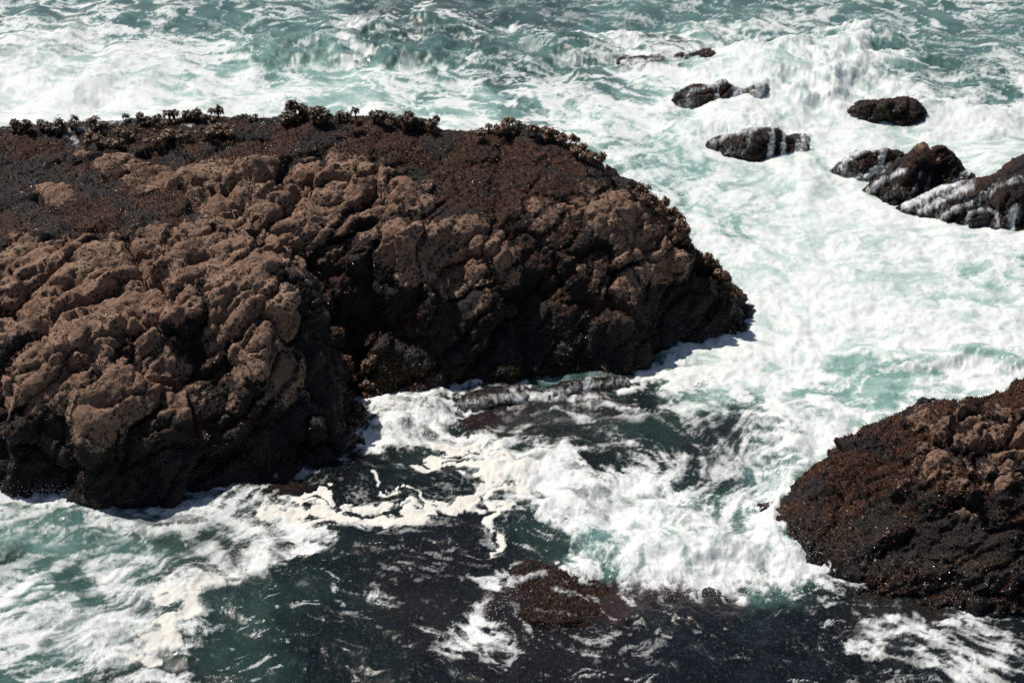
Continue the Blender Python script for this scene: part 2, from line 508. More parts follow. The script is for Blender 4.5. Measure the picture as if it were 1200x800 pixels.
def make_rock(name, pts, front, back, label, group=None, voxel=.055, step=.07, amp=1., size=1., seed=0,
              bare=(), olive=(), turf=(), wet_top=1.0, dropf=.5, dropb=1.6, extra=None, bounds=None, bigk=.3, blur=1, base_bare=0., base_algae=.32):
    """pts: (px, py, height) seen on the rock; front: waterline pixels; back: ridge pixels with height"""
    P = [at(*p) for p in pts] + [at(x, y, 0) for x, y in front] + [at(*b) for b in back]
    P += [at(x, y, 0) + np.array([0, -dropf, -dropf * 2.2]) for x, y in front]
    P += [at(*b) + np.array([0, dropb * .6, -.5 * b[2] - .05]) for b in back] + [at(*b) + np.array([0, dropb, -b[2] - .6]) for b in back]
    P += [at(*b) + np.array([0, dropb + d, -b[2] - 1.2]) for b in back[::2] for d in (1.2, 2.6)]
    P += [at(x, y, 0) + np.array([0, -dropf - 1.2, -1.6]) for x, y in front[::2]]
    for b, sg in ((front[0], -1), (back[0], -1), (front[-1], 1), (back[-1], 1)):
        if bounds is None and b[0] < 1250: P += [at(b[0], b[1], 0) + np.array([sg * .7, .2, -.9]), at(b[0], b[1], 0) + np.array([sg * 2.0, .2, -1.6])]
    P += list(extra or [])
    P = np.array(P)
    rbf = Rbf(P[:, :2], P[:, 2], .06, .02)
    x0, y0 = P[:, 0].min() - .8, P[:, 1].min() - .3
    x1, y1 = P[:, 0].max() + .8, P[:, 1].max() + .5
    if bounds: x0, x1, y0, y1 = bounds
    V, N, F = base_shell(name, rbf, x0, x1, y0, y1, step, voxel, blur)
    px, py = px_of(V[:, 0], V[:, 1], V[:, 2])
    wn_ = fbm(V * .9, 3, 21) * 30
    wv = fbm(V * .9 + 30, 3, 22) * 22
    bm = np.clip(base_bare + blob_mask(px + wn_, py + wv, bare), 0, 1)
    V, N, crev = crag(V, N, F, amp, size, seed, .35 + .65 * bm, bigk)
    bm = bm - .75 * crev * (1 - .3 * bm)
    om = blob_mask(px + wn_, py + wv, olive)
    al = np.clip(base_algae + blob_mask(px + wn_, py + wv, turf) + 1.5 * fbm(V * .9, 4, 31), 0, 1) * sstep(-.1, .75, N[:, 2] + .3 * fbm(V * 2.1, 3, 33))
    wet = 1 - sstep(.25, wet_top, V[:, 2] + .35 * fbm(V * 1.2, 3, 44))
    bm = bm * (1 - .9 * wet)
    me = np_mesh(name, V, F, M_ROCK)
    for k, a in (('bare', bm), ('algae', al), ('olive', om), ('wet', wet)): attr(me, k, a)
    o = link(name, me)
    tag(o, label, 'rock', group)
    o['_'] = 0; del o['_']
    return dict(o=o, V=V, N=N, F=F, bare=bm, algae=al, olive=om, wet=wet, bvh=None)


def growth_nodes(name, kind, mat):
    """node group: one small shell or blade on every point of the mesh"""
    ng = bpy.data.node_groups.new(name, 'GeometryNodeTree')
    ng.interface.new_socket('Geometry', in_out='INPUT', socket_type='NodeSocketGeometry')
    ng.interface.new_socket('Geometry', in_out='OUTPUT', socket_type='NodeSocketGeometry')
    n = ng.nodes; L = ng.links.new
    gi = n.new('NodeGroupInput'); go = n.new('NodeGroupOutput')
    if kind == 'shell':
        s = n.new('GeometryNodeMeshIcoSphere'); s.inputs['Radius'].default_value = 1.0; s.inputs['Subdivisions'].default_value = 2
        t = n.new('GeometryNodeTransform'); t.inputs['Scale'].default_value = (.34, .5, 1.0); t.inputs['Translation'].default_value = (0, 0, .5)
        L(s.outputs['Mesh'], t.inputs['Geometry']); src = t.outputs['Geometry']
    else:
        s = n.new('GeometryNodeMeshGrid'); s.inputs['Size X'].default_value = .5; s.inputs['Size Y'].default_value = 2.0
        s.inputs['Vertices X'].default_value = 2; s.inputs['Vertices Y'].default_value = 4
        p = n.new('GeometryNodeInputPosition'); x = n.new('ShaderNodeSeparateXYZ'); L(p.outputs[0], x.inputs[0])
        m1 = n.new('ShaderNodeMath'); m1.operation = 'ADD'; L(x.outputs['Y'], m1.inputs[0]); m1.inputs[1].default_value = 1.0
        m2 = n.new('ShaderNodeMath'); m2.operation = 'POWER'; L(m1.outputs[0], m2.inputs[0]); m2.inputs[1].default_value = 1.8
        m3 = n.new('ShaderNodeMath'); m3.operation = 'MULTIPLY'; L(m2.outputs[0], m3.inputs[0]); m3.inputs[1].default_value = .38
        c = n.new('ShaderNodeCombineXYZ'); L(x.outputs['X'], c.inputs['X']); L(m3.outputs[0], c.inputs['Y']); L(m1.outputs[0], c.inputs['Z'])
        sp = n.new('GeometryNodeSetPosition'); L(s.outputs['Mesh'], sp.inputs['Geometry']); L(c.outputs[0], sp.inputs['Position'])
        src = sp.outputs['Geometry']
    sm = n.new('GeometryNodeSetMaterial'); sm.inputs['Material'].default_value = mat; L(src, sm.inputs['Geometry'])
    def na(a, typ):
        q = n.new('GeometryNodeInputNamedAttribute'); q.data_type = typ; q.inputs['Name'].default_value = a
        return q.outputs['Attribute']
    ip = n.new('GeometryNodeInstanceOnPoints')
    L(gi.outputs[0], ip.inputs['Points']); L(sm.outputs[0], ip.inputs['Instance'])
    er = n.new('FunctionNodeEulerToRotation'); L(na('rot', 'FLOAT_VECTOR'), er.inputs[0]); L(er.outputs[0], ip.inputs['Rotation'])
    L(na('size', 'FLOAT'), ip.inputs['Scale'])
    L(ip.outputs[0], go.inputs[0])
    return ng


NG = {'mussel': growth_nodes('mussel_bed', 'shell', M_MUSSEL),
      'turf': growth_nodes('rockweed', 'blade', M_TURF),
      'green': growth_nodes('green_weed', 'blade', M_GREEN),
      'olive': growth_nodes('olive_weed', 'blade', M_OLIVE)}


def euler_to(N, spin, lean):
    """euler angles that point +Z along N after a small lean"""
    n = N + lean * RNG.standard_normal(N.shape); n /= np.linalg.norm(n, axis=1, keepdims=True)
    th = np.arccos(np.clip(n[:, 2], -1, 1)); ph = np.arctan2(n[:, 1], n[:, 0])
    # R = Rz(ph) Ry(th) Rz(spin) -> xyz euler
    cp, sp_, ct, st, cs, ss_ = np.cos(ph), np.sin(ph), np.cos(th), np.sin(th), np.cos(spin), np.sin(spin)
    m00 = cp * ct * cs - sp_ * ss_; m10 = sp_ * ct * cs + cp * ss_; m20 = -st * cs
    m21 = st * ss_; m22 = ct
    ey = -np.arcsin(np.clip(m20, -1, 1))
    ex = np.arctan2(m21, m22); ez = np.arctan2(m10, m00)
    return np.stack([ex, ey, ez], -1)


def scatter(R, kind, name, weight, count, smin, smax, lean, label=None):
    V, N, F = R['V'], R['N'], R['F']
    fc = V[F].mean(1); fn = N[F].mean(1)
    fn /= np.linalg.norm(fn, axis=1, keepdims=True) + 1e-9
    ar = np.linalg.norm(np.cross(V[F[:, 2]] - V[F[:, 0]], V[F[:, 3]] - V[F[:, 1]]), axis=1)
    view = np.array([0, 0, CAM_H]) - fc
    facing = (fn * view).sum(1) / np.linalg.norm(view, axis=1)
    w = ar * np.clip(weight[F].mean(1), 0, 1) * np.where(facing > -.25, 1, .12) * (fc[:, 2] > -.1)
    if w.sum() <= 0: return
    idx = RNG.choice(len(F), count, p=w / w.sum())
    a = RNG.random((count, 2))
    q = V[F[idx]]
    p = (q[:, 0] * (1 - a[:, :1]) + q[:, 1] * a[:, :1]) * (1 - a[:, 1:]) + (q[:, 3] * (1 - a[:, :1]) + q[:, 2] * a[:, :1]) * a[:, 1:]
    me = bpy.data.meshes.new(name)
    me.vertices.add(count); me.vertices.foreach_set('co', p.astype(np.float32).ravel())
    attr(me, 'rot', euler_to(fn[idx], RNG.random(count) * 6.28, lean), 'FLOAT_VECTOR')
    attr(me, 'size', smin + (smax - smin) * RNG.random(count) ** 1.6)
    attr(me, 'shade', np.clip(.18 + .8 * fbm(p * 1.6, 4, 51) + .6 * (RNG.random(count) ** 3), 0, 1))
    me.materials.append(NG[kind].nodes['Set Material'].inputs['Material'].default_value)
    o = link(name, me, R['o'])
    tag(o, label, kind='stuff')
    md = o.modifiers.new('growth', 'NODES'); md.node_group = NG[kind]
    return o


ROCKS = {}

MAIN_FRONT = [(-200, 540), (-120, 558), (-50, 566), (0, 572), (50, 580), (100, 587), (170, 590), (240, 580), (300, 563), (340, 552), (400, 542),
              (428, 524), (427, 490), (422, 466), (470, 455), (520, 452), (560, 454), (600, 448), (650, 440), (700, 436),
              (740, 433), (766, 424), (778, 409), (800, 402), (840, 397), (866, 391), (880, 384)]
MAIN_BACK = [(-220, 152, 4.0), (-100, 152, 4.0), (0, 150, 4.0), (50, 147, 4.05), (100, 146, 4.1), (150, 143, 4.1), (200, 142, 4.2), (250, 141, 4.25),
             (300, 139, 4.3), (350, 139, 4.3), (400, 140, 4.3), (450, 141, 4.3), (500, 145, 4.25), (530, 154, 4.2), (560, 153, 4.2),
             (605, 144, 4.25), (640, 154, 4.1), (680, 176, 3.9), (715, 200, 3.65), (740, 217, 3.45), (775, 242, 3.1), (800, 266, 2.75),
             (815, 294, 2.3), (838, 309, 1.85), (853, 326, 1.5), (868, 344, 1.15), (884, 362, .75)]
MAIN_PTS = [(-100, 440, 2.3), (-100, 330, 3.3), (-100, 240, 3.9),
            (0, 520, 1.3), (0, 480, 1.95), (0, 430, 2.6), (0, 330, 3.4), (0, 240, 3.9), (0, 200, 4.0),
            (60, 440, 2.6), (60, 380, 3.0), (55, 350, 3.2),
            (100, 540, 1.0), (100, 500, 1.8), (100, 440, 2.55), (100, 380, 3.1), (100, 300, 3.75), (100, 240, 3.95), (100, 190, 4.05),
            (150, 490, 1.9), (150, 430, 2.5), (160, 350, 3.35),
            (200, 550, .8), (200, 510, 1.4), (200, 450, 2.1), (200, 380, 3.1), (200, 300, 3.8), (200, 240, 4.1), (200, 190, 4.25),
            (260, 500, 1.1), (260, 430, 2.1), (300, 500, 1.2), (300, 440, 2.15), (300, 370, 3.15), (300, 300, 3.75), (300, 240, 4.15), (300, 190, 4.35),
            (370, 480, 1.1), (365, 420, 2.1), (350, 360, 3.05), (350, 310, 3.6), (400, 500, .75),
            (412, 430, .5), (405, 380, 1.35), (398, 330, 2.4), (400, 295, 3.15), (400, 240, 3.8), (400, 190, 4.3),
            (450, 420, .85), (450, 400, 1.2), (450, 340, 2.3), (450, 290, 3.2), (450, 240, 3.8), (450, 190, 4.25),
            (500, 330, 2.65), (490, 280, 3.45), (520, 400, 1.1), (530, 340, 2.0), (520, 290, 3.0), (520, 240, 3.7), (520, 190, 4.2),
            (560, 330, 2.3), (565, 280, 3.2), (600, 410, .9), (600, 350, 1.8), (600, 290, 2.75), (600, 240, 3.5), (600, 190, 4.1),
            (680, 395, .95), (680, 340, 1.8), (680, 285, 2.8), (680, 230, 3.5), (735, 400, .7), (740, 350, 1.55), (740, 300, 2.45), (735, 255, 3.1),
            (790, 370, .7), (790, 340, 1.3), (790, 300, 2.2), (770, 265, 2.8), (825, 370, .6), (825, 335, 1.3), (855, 368, .65), (872, 372, .45)]
MAIN_BARE = [(60, 330, 90, 45, 25, 1), (120, 370, 130, 60, 25, 1.1), (60, 430, 90, 45, 30, 1), (160, 460, 90, 45, 20, .95), (230, 310, 110, 40, -10, 1),
             (300, 380, 70, 65, 0, .95), (330, 290, 60, 40, 0, .9), (190, 205, 90, 18, -12, .9), (300, 230, 90, 34, -12, 1.05), (400, 215, 90, 28, -5, 1.0),
             (330, 265, 90, 25, 0, .8), (60, 228, 30, 12, 0, .8), (490, 295, 45, 55, 60, .95), (555, 300, 35, 60, 70, .9), (640, 250, 40, 26, 0, .5),
             (720, 260, 55, 32, -20, 1.), (755, 285, 60, 34, -30, 1.05), (710, 310, 45, 28, 0, .7), (730, 350, 32, 34, 0, .6), (120, 520, 80, 20, 0, .5),
             (340, 450, 45, 40, 0, .7), (270, 480, 60, 30, 0, .5), (560, 370, 60, 18, 50, .5), (450, 250, 60, 30, 0, .7), (30, 300, 50, 25, 0, .9)]
MAIN_OLIVE = [(420, 178, 90, 10, 0, .5), (190, 160, 110, 14, 0, .4), (480, 185, 60, 14, 0, .4), (560, 180, 70, 22, -10, .25), (270, 190, 60, 8, 0, .7),
              (640, 190, 60, 22, -30, .25), (780, 250, 40, 20, -40, .7), (440, 455, 50, 30, 0, .5), (600, 440, 200, 12, 0, .35)]
MAIN_TURF = [(200, 240, 260, 40, -5, .35), (420, 170, 200, 25, 0, .3), (600, 210, 110, 50, -20, .5), (60, 250, 90, 40, 0, .4), (670, 330, 60, 60, 0, .3),
             (440, 400, 40, 60, 0, .3), (260, 350, 100, 60, 0, .2)]

R = make_rock('sea_rock', MAIN_PTS, MAIN_FRONT, MAIN_BACK,
              'huge tan and dark brown sea rock filling the left half, sea palms along its ridge',
              voxel=.05, step=.06, amp=.88, size=1.0, seed=0, bare=MAIN_BARE, olive=MAIN_OLIVE, turf=MAIN_TURF, wet_top=1.75,
              dropb=2.6, bounds=(-18.6, 7.2, 31.5, 50.0), base_bare=.10, blur=3)
ROCKS['main'] = R
print('main rock', len(R['V']), time.time() - T0)

R = make_rock('sea_rock',
              [(1240, 520, 1.9), (1240, 600, 1.3), (1190, 640, .9), (1190, 560, 1.7), (1190, 500, 2.1), (1100, 650, .6), (1100, 590, 1.3), (1100, 530, 1.8),
               (1040, 640, .6), (1040, 580, 1.1), (1040, 530, 1.5), (980, 640, .45), (985, 590, .85), (1300, 560, 1.8), (1300, 640, 1.0), (1190, 690, .3),
               (1400, 540, 1.9)],
              [(880, 632), (906, 657), (930, 674), (945, 672), (965, 686), (1010, 692), (1080, 702), (1150, 713), (1210, 712), (1300, 710), (1400, 700)],
              [(892, 614, .25), (932, 592, .7), (972, 556, 1.15), (998, 522, 1.5), (1018, 500, 1.7), (1060, 485, 1.95), (1100, 467, 2.15),
               (1150, 463, 2.25), (1200, 452, 2.35), (1300, 446, 2.4), (1400, 450, 2.3)],
              'brown seaweed-covered sea rock at the lower right, pinkish bare knobs on its top',
              voxel=.042, step=.05, amp=1.45, size=.72, seed=3,
              bare=[(1130, 505, 60, 20, -10, .9), (1190, 520, 40, 40, 0, .9), (1120, 545, 50, 30, 0, .7), (1170, 560, 50, 25, 0, .7), (1150, 480, 60, 15, 10, .5),
                    (1120, 590, 40, 18, 0, .5), (1060, 570, 30, 16, 0, .4), (1180, 600, 40, 20, 0, .4), (1055, 630, 22, 12, 0, .5)],
              olive=[(1150, 660, 80, 20, 0, .5), (980, 640, 60, 20, 0, .4), (1000, 600, 40, 20, 0, .3)], turf=[(1040, 530, 90, 40, 20, .5), (1150, 470, 90, 14, 0, .5)],
              wet_top=.8, bounds=None, base_bare=.05, dropb=1.8, blur=3)
ROCKS['right'] = R
print('right rock', len(R['V']), time.time() - T0)

SMALL = [
    dict(k='green', name='sea_rock', pts=[(1040, 130, .45), (1015, 128, .45), (1065, 128, .45)], front=[(998, 143), (1020, 146), (1050, 146), (1075, 145), (1088, 140)],
         back=[(1000, 122, .5), (1015, 116, .75), (1040, 115, .8), (1065, 113, .85), (1080, 121, .6), (1088, 133, .2)],
         label='flat-topped dark rock with a bright green patch, alone in white water below the domed wave',
         bare=[(1048, 128, 12, 8, 0, .9)], green=[(1036, 131, 10, 6, -25, .75)]),
    dict(k='fall', name='sea_rock', pts=[(850, 170, .45), (890, 165, .6), (925, 165, .5)], front=[(826, 174), (850, 182), (880, 187), (905, 186), (925, 180), (945, 168)],
         back=[(830, 167, .25), (850, 157, .6), (880, 150, .85), (910, 148, .9), (945, 148, .8)],
         label='long low dark rock face with thin white streams running down its right part'),
    dict(k='step', name='sea_rock', pts=[(830, 112, .45), (860, 108, .5), (900, 112, .4)], front=[(788, 124), (815, 129), (855, 127), (900, 123), (940, 118)],
         back=[(792, 112, .4), (815, 98, .8), (850, 91, 1.0), (895, 94, .95), (935, 102, .65)],
         label='ragged dark ledge half veiled by spray, just under the domed wave'),
    dict(k='far', name='sea_rock', pts=[(828, 68, .3), (760, 72, .2)], front=[(725, 76), (760, 79), (800, 79), (830, 78), (850, 72)],
         back=[(725, 70, .08), (760, 66, .25), (800, 62, .4), (830, 58, .55), (848, 62, .4)],
         label='farthest low wet reef, black right end bare beside the domed wave'),
    dict(k='pair', name='sea_rock', pts=[(1010, 195, .4), (1045, 182, .45)], front=[(984, 208), (1000, 217), (1022, 212), (1044, 204), (1064, 194)],
         back=[(988, 190, .4), (1010, 175, .85), (1040, 168, .9), (1062, 176, .6)],
         label='small two-humped dark rock laced with white water left of the peaked rock'),
    dict(k='peak', name='sea_rock', pts=[(1080, 210, .8), (1050, 215, .5), (1110, 200, .8), (1075, 190, 1.2), (1040, 228, .25)],
         front=[(1015, 222), (1030, 232), (1050, 239), (1075, 236), (1100, 225), (1125, 212), (1138, 200)],
         back=[(1020, 212, .35), (1045, 198, .8), (1065, 178, 1.3), (1085, 168, 1.55), (1105, 167, 1.55), (1125, 182, 1.1), (1137, 194, .5)],
         label='tallest of the small surf rocks, dark peak with a tan bare patch near its summit',
         bare=[(1095, 185, 15, 10, -30, 1.9)]),
    dict(k='slab', name='sea_rock', pts=[(1100, 238, .4), (1150, 228, .8), (1190, 225, 1.0), (1150, 248, .35), (1240, 230, 1.1), (1190, 252, .4)],
         front=[(1062, 246), (1090, 255), (1120, 262), (1160, 268), (1200, 270), (1260, 270)],
         back=[(1064, 240, .2), (1098, 220, .75), (1138, 208, 1.1), (1165, 203, 1.2), (1182, 188, 1.5), (1205, 180, 1.6), (1260, 184, 1.5)],
         label='broad black wet slab at the right edge with foamy water sliding off its left side'),
    dict(k='kelp', name='seaweed_rock', pts=[(650, 700, -.02), (700, 695, -.05), (625, 680, .05), (640, 720, -.03)], front=[(600, 726), (620, 735), (650, 738), (685, 732), (705, 720)],
         back=[(590, 680, .0), (615, 666, .14), (650, 674, .08), (690, 682, .02), (715, 695, .0)],
         label='barely awash rock matted with red-brown seaweed in dark water, bottom centre', amp=1.0, size=.5, bigk=.45, voxel=.03, turf=[(650, 700, 90, 40, 0, .5)]),
    dict(k='lip', name='sea_rock', pts=[(590, 471, .16), (560, 473, .14)], front=[(535, 482), (560, 486), (590, 482), (620, 474)],
         back=[(540, 470, .12), (560, 462, .24), (590, 458, .26), (618, 466, .14)],
         label='low wet brown ledge in the froth at the foot of the huge rock', amp=.6, size=.5, voxel=.04),
    dict(k='lipb', name='sea_rock', pts=[(680, 457, .14)], front=[(632, 470), (665, 470), (700, 462), (735, 452)],
         back=[(636, 462, .1), (665, 452, .22), (700, 448, .22), (730, 446, .12)],
         label='long low wet ledge awash to the right of the brown ledge', amp=.6, size=.5, voxel=.04),
    dict(k='chip', name='sea_rock', pts=[(838, 705, .03)], front=[(818, 706), (835, 712), (855, 712)], back=[(820, 703, .0), (838, 700, .03), (852, 705, .0)],
         label='tiny dark red rock tip just below the edge of the breaking foam', amp=.4, size=.3, voxel=.03),
]
for s in SMALL:
    R = make_rock(s['name'], s['pts'], s['front'], s['back'], s['label'], voxel=s.get('voxel', .05), step=.05,
                  amp=s.get('amp', 1.1), size=s.get('size', .5), seed=5 + len(ROCKS), bare=s.get('bare', ()), olive=s.get('olive', ()), turf=s.get('turf', ()),
                  wet_top=1.0, dropf=.35, dropb=.9, base_bare=0, base_algae=.4, bigk=s.get('bigk', .1))
    if 'green' in s:
        px, py = px_of(R['V'][:, 0], R['V'][:, 1], R['V'][:, 2]); R['green'] = blob_mask(px, py, s['green'])
        attr(R['o'].data, 'green', R['green'])
    ROCKS[s['k']] = R
print('small rocks', time.time() - T0)

# living cover
M = ROCKS['main']
dark = np.clip(1 - 1.6 * np.clip(M['bare'], 0, 1), 0, 1)
scatter(M, 'mussel', 'mussel_bed', dark * (1 - .75 * M['algae']), 60000, .012, .034, .7)
scatter(M, 'turf', 'rockweed', dark * (.05 + M['algae']) + .05, 60000, .012, .034, .6)
scatter(M, 'olive', 'olive_weed', np.clip(M['olive'] - .2, 0, 1) * dark, 9000, .018, .045, .5)
Rr = ROCKS['right']
dark = np.clip(1 - 1.5 * np.clip(Rr['bare'], 0, 1), 0, 1)
scatter(Rr, 'mussel', 'mussel_bed', dark * (1 - .6 * Rr['algae']), 16000, .012, .032, .7)
scatter(Rr, 'turf', 'rockweed', dark * (.08 + Rr['algae']), 24000, .014, .036, .55)
for k in ('green', 'fall', 'step', 'far', 'pair', 'peak', 'slab'):
    q = ROCKS[k]; scatter(q, 'turf', 'rockweed', np.ones(len(q['V'])), 2600, .012, .03, .5)
q = ROCKS['green']; scatter(q, 'green', 'green_weed', np.clip(q['green'] - .25, 0, 1), 200, .015, .03, .5)
q = ROCKS['kelp']; scatter(q, 'turf', 'rockweed', np.ones(len(q['V'])), 4200, .012, .03, .6)
print('growth', time.time() - T0)

# ------------------------------------------------------------------ the sea
FOAM_MAP = """
455554344321111223333234333443
887665544455433344445777644334
999887666566555455667889975445
999999998888776666778999997788
888888888888888887545678998889
888888888888888888755678999999
888888888888888888866788999999
888888888888888888886878789886
888888888888888888898889999866
999999999999999999999999999988
777777777777777777768999988776
666666666557743333466789877888
666666666658633322223578887777
555555533311223555433567887777
776666654322222587766666677776
544655556532213158877777777666
225654548112212114789985444444
653556520123215101336653212233
556785100121126212321111133344
454564000011111111111111123343
"""
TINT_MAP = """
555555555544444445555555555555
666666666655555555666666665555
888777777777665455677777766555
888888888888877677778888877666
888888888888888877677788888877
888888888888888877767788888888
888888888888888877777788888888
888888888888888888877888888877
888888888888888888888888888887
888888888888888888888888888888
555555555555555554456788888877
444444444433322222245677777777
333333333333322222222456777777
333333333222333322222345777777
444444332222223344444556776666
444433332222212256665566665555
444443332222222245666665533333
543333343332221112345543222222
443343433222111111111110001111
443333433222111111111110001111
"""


def parse_map(s): return np.array([[int(ch) for ch in r] for r in s.split()], float) / 9


def cubic_lookup(A, px, py):
    """smooth look up, cells of 40 picture pixels on the flat sea"""
    n, m = A.shape
    fx = np.clip((px - 20) / 40, 0, m - 1.001); fy = np.clip((py - 20) / 40, 0, n - 1.001)
    ix = fx.astype(int); iy = fy.astype(int); tx = fx - ix; ty = fy - iy
    tx = tx * tx * (3 - 2 * tx); ty = ty * ty * (3 - 2 * ty)
    return (A[iy, ix] * (1 - tx) + A[iy, ix + 1] * tx) * (1 - ty) + (A[iy + 1, ix] * (1 - tx) + A[iy + 1, ix + 1] * tx) * ty


def stroke_mask(px, py, pts, w, pw=2.0):
    """soft band around a polyline; w = half width (one number or one per point)"""
    pts = np.array(pts, float); ws = np.full(len(pts), w, float) if np.isscalar(w) else np.array(w, float)
    out = np.zeros(px.shape, np.float32); mw = ws.max() * 2.2
    sel = np.where((px > pts[:, 0].min() - mw) & (px < pts[:, 0].max() + mw) & (py > pts[:, 1].min() - mw) & (py < pts[:, 1].max() + mw))
    x, y = px[sel], py[sel]
    best = np.full(x.shape, 9.0)
    for i in range(max(1, len(pts) - 1)):
        a = pts[i]; b = pts[min(i + 1, len(pts) - 1)]
        d = b - a; L2 = max(1e-6, (d ** 2).sum())
        t = np.clip(((x - a[0]) * d[0] + (y - a[1]) * d[1]) / L2, 0, 1)
        ww = ws[i] * (1 - t) + ws[min(i + 1, len(pts) - 1)] * t
        q = np.hypot(x - a[0] - t * d[0], y - a[1] - t * d[1]) / ww
        best = np.minimum(best, q)
    out[sel] = np.exp(-best ** pw * .9)
    return out


# rows and columns: close together where the photograph looks, far apart towards the horizon
PYS = np.arange(-60, 905, 1.4)[::-1]
ys = at(600, PYS, 0)[:, 1]
ys = np.concatenate([[-400, -100, 0, 12, 18, 21], ys, [110, 140, 190, 280, 450, 800, 1600, 3200, 6000]])
us = np.concatenate([[-40, -12, -4, -1.6, -.7, -.45], np.arange(-90, 1290, 1.42) / FPX - 600 / FPX, [.45, .7, 1.6, 4, 12, 40]])
wy = np.maximum(ys / CP * 1.0, 26) * 1.0
yc = np.maximum(ys * CP + CAM_H * SP, 30)
X = us[None, :] * yc[:, None]; Y = np.repeat(ys[:, None], len(us), 1)
fine = (np.abs(us)[None, :] < .36) & (ys[:, None] > 22) & (ys[:, None] < 105)
PX, PY = px_of(X, Y, 0 * X)
PX = np.where(fine, PX, np.where(X < 0, -100, 1300)); PY = np.where(fine, PY, np.where(Y > 60, -60, 900))
PX = np.clip(PX, -120, 1320)
print('grid', X.shape, X.size, time.time() - T0)

TF = make_tile(1024, 1, 3, 400, 1.75)       # cloudy
TG = make_tile(1024, 2, 6, 400, 1.45)       # rougher
TW = make_tile(1024, 3, 22, 330, 1.15)        # grain for streaks
TS = make_tile(1024, 4, 8, 34, 1.8, .45)    # long crests
TR = make_tile(1024, 5, 30, 200, 1.5, .6)   # ripples
TU = make_tile(1024, 6, 4, 100, 1.8)
TL = make_tile(1024, 7, 12, 90, 2.1)        # soft lumps
TQ = make_tile(1024, 8, 20, 160, 2.3, .7)

# which way the water runs, as (px, py, dx, dy) in the photograph
FLOW = [(60, 40, 1, .1), (250, 60, 1, .3), (450, 60, 1, .35), (650, 60, 1, .3), (900, 60, 1, .4), (1100, 60, 1, .15), (100, 110, 1, .15), (350, 110, 1, .1), (600, 130, 1, .3),
        (760, 190, .9, .5), (800, 240, .8, .6), (850, 290, .7, .5), (930, 150, -.8, .5), (1000, 60, 1, .6), (1070, 110, .6, .6), (1150, 140, -.8, .1), (960, 300, 1, .15), (1100, 300, -1, .1),
        (930, 380, 1, .1), (1050, 400, -1, .12), (1150, 360, 1, -.1), (800, 440, .8, -.35), (600, 480, 1, .05), (700, 510, 1, -.1), (850, 500, -.7, .4),
        (950, 450, -.7, .35), (1100, 440, -.9, .25), (480, 480, .9, .3), (560, 560, .9, .45), (650, 590, .7, .6), (740, 620, .5, .8), (820, 600, -.3, .9), (900, 560, -.6, .7),
        (860, 660, .3, .9), (780, 670, -.2, .9), (60, 620, .9, -.15), (180, 640, .9, -.35), (270, 600, .9, -.35), (120, 720, .9, -.25), (220, 700, .8, -.6), (60, 780, 1, -.2),
        (350, 640, .9, -.3), (470, 610, 1, .05), (480, 680, .8, .45), (560, 700, .8, .5), (430, 760, .9, .25), (620, 770, 1, .1), (800, 740, 1, -.15), (960, 720, 1, .1),
        (1100, 740, .9, .3), (1170, 780, .9, .3), (320, 740, .9, -.2), (590, 700, .2, 1)]
fl = np.array(FLOW, float)
pa = at(fl[:, 0], fl[:, 1], 0); pb = at(fl[:, 0] + fl[:, 2] * 8, fl[:, 1] + fl[:, 3] * 8, 0)
fd = (pb - pa)[:, :2]; fd /= np.linalg.norm(fd, axis=1, keepdims=True)
# coarse field over a box, looked up while following the streamlines
gx0, gx1, gy0, gy1, gn = -30., 30., 18., 110., 400
GX, GY = np.meshgrid(np.linspace(gx0, gx1, gn), np.linspace(gy0, gy1, gn))
gx_, gy_ = px_of(GX, GY, 0 * GX)
VX = np.zeros_like(GX); VY = np.zeros_like(GX)
for i in range(len(fl)):
    w = np.exp(-(((gx_ - fl[i, 0]) / 75) ** 2 + ((gy_ - fl[i, 1]) / 55) ** 2)) + 1e-5
    VX += w * fd[i, 0]; VY += w * fd[i, 1]
nv = np.hypot(VX, VY) + 1e-9; VX /= nv; VY /= nv
e = .08
cx = (look(TU, GX, GY + e, 34) - look(TU, GX, GY - e, 34)) / (2 * e); cy = -(look(TU, GX + e, GY, 34) - look(TU, GX - e, GY, 34)) / (2 * e)
VX += cx * .30; VY += cy * .30
nv = np.hypot(VX, VY) + 1e-9; VX /= nv; VY /= nv
VXY = np.stack([VX, VY], -1).astype(np.float32)


def vel(x, y):
    i = np.clip(((x - gx0) / (gx1 - gx0) * (gn - 1) + .5).astype(np.int32), 0, gn - 1)
    j = np.clip(((y - gy0) / (gy1 - gy0) * (gn - 1) + .5).astype(np.int32), 0, gn - 1)
    q = VXY[j, i]
    return q[..., 0], q[..., 1]


def lic(X, Y, T, period, step, n):
    s = look(T, X, Y, period).copy(); c = 1.0
    for sg in (1, -1):
        x, y = X.copy(), Y.copy()
        for k in range(n):
            vx, vy = vel(x, y)
            x = x + sg * step * vx; y = y + sg * step * vy
            w = 1 - (k + 1) / (n + 1)
            s += w * look(T, x, y, period); c += w
    return s


def uni(a):
    """even out to 0..1 so that a threshold at 1-d covers a share d"""
    b = (a - a[fine].mean()) / a[fine].std()
    return .5 * (1 + np.tanh(.7978845608 * (b + .044715 * b ** 3)))


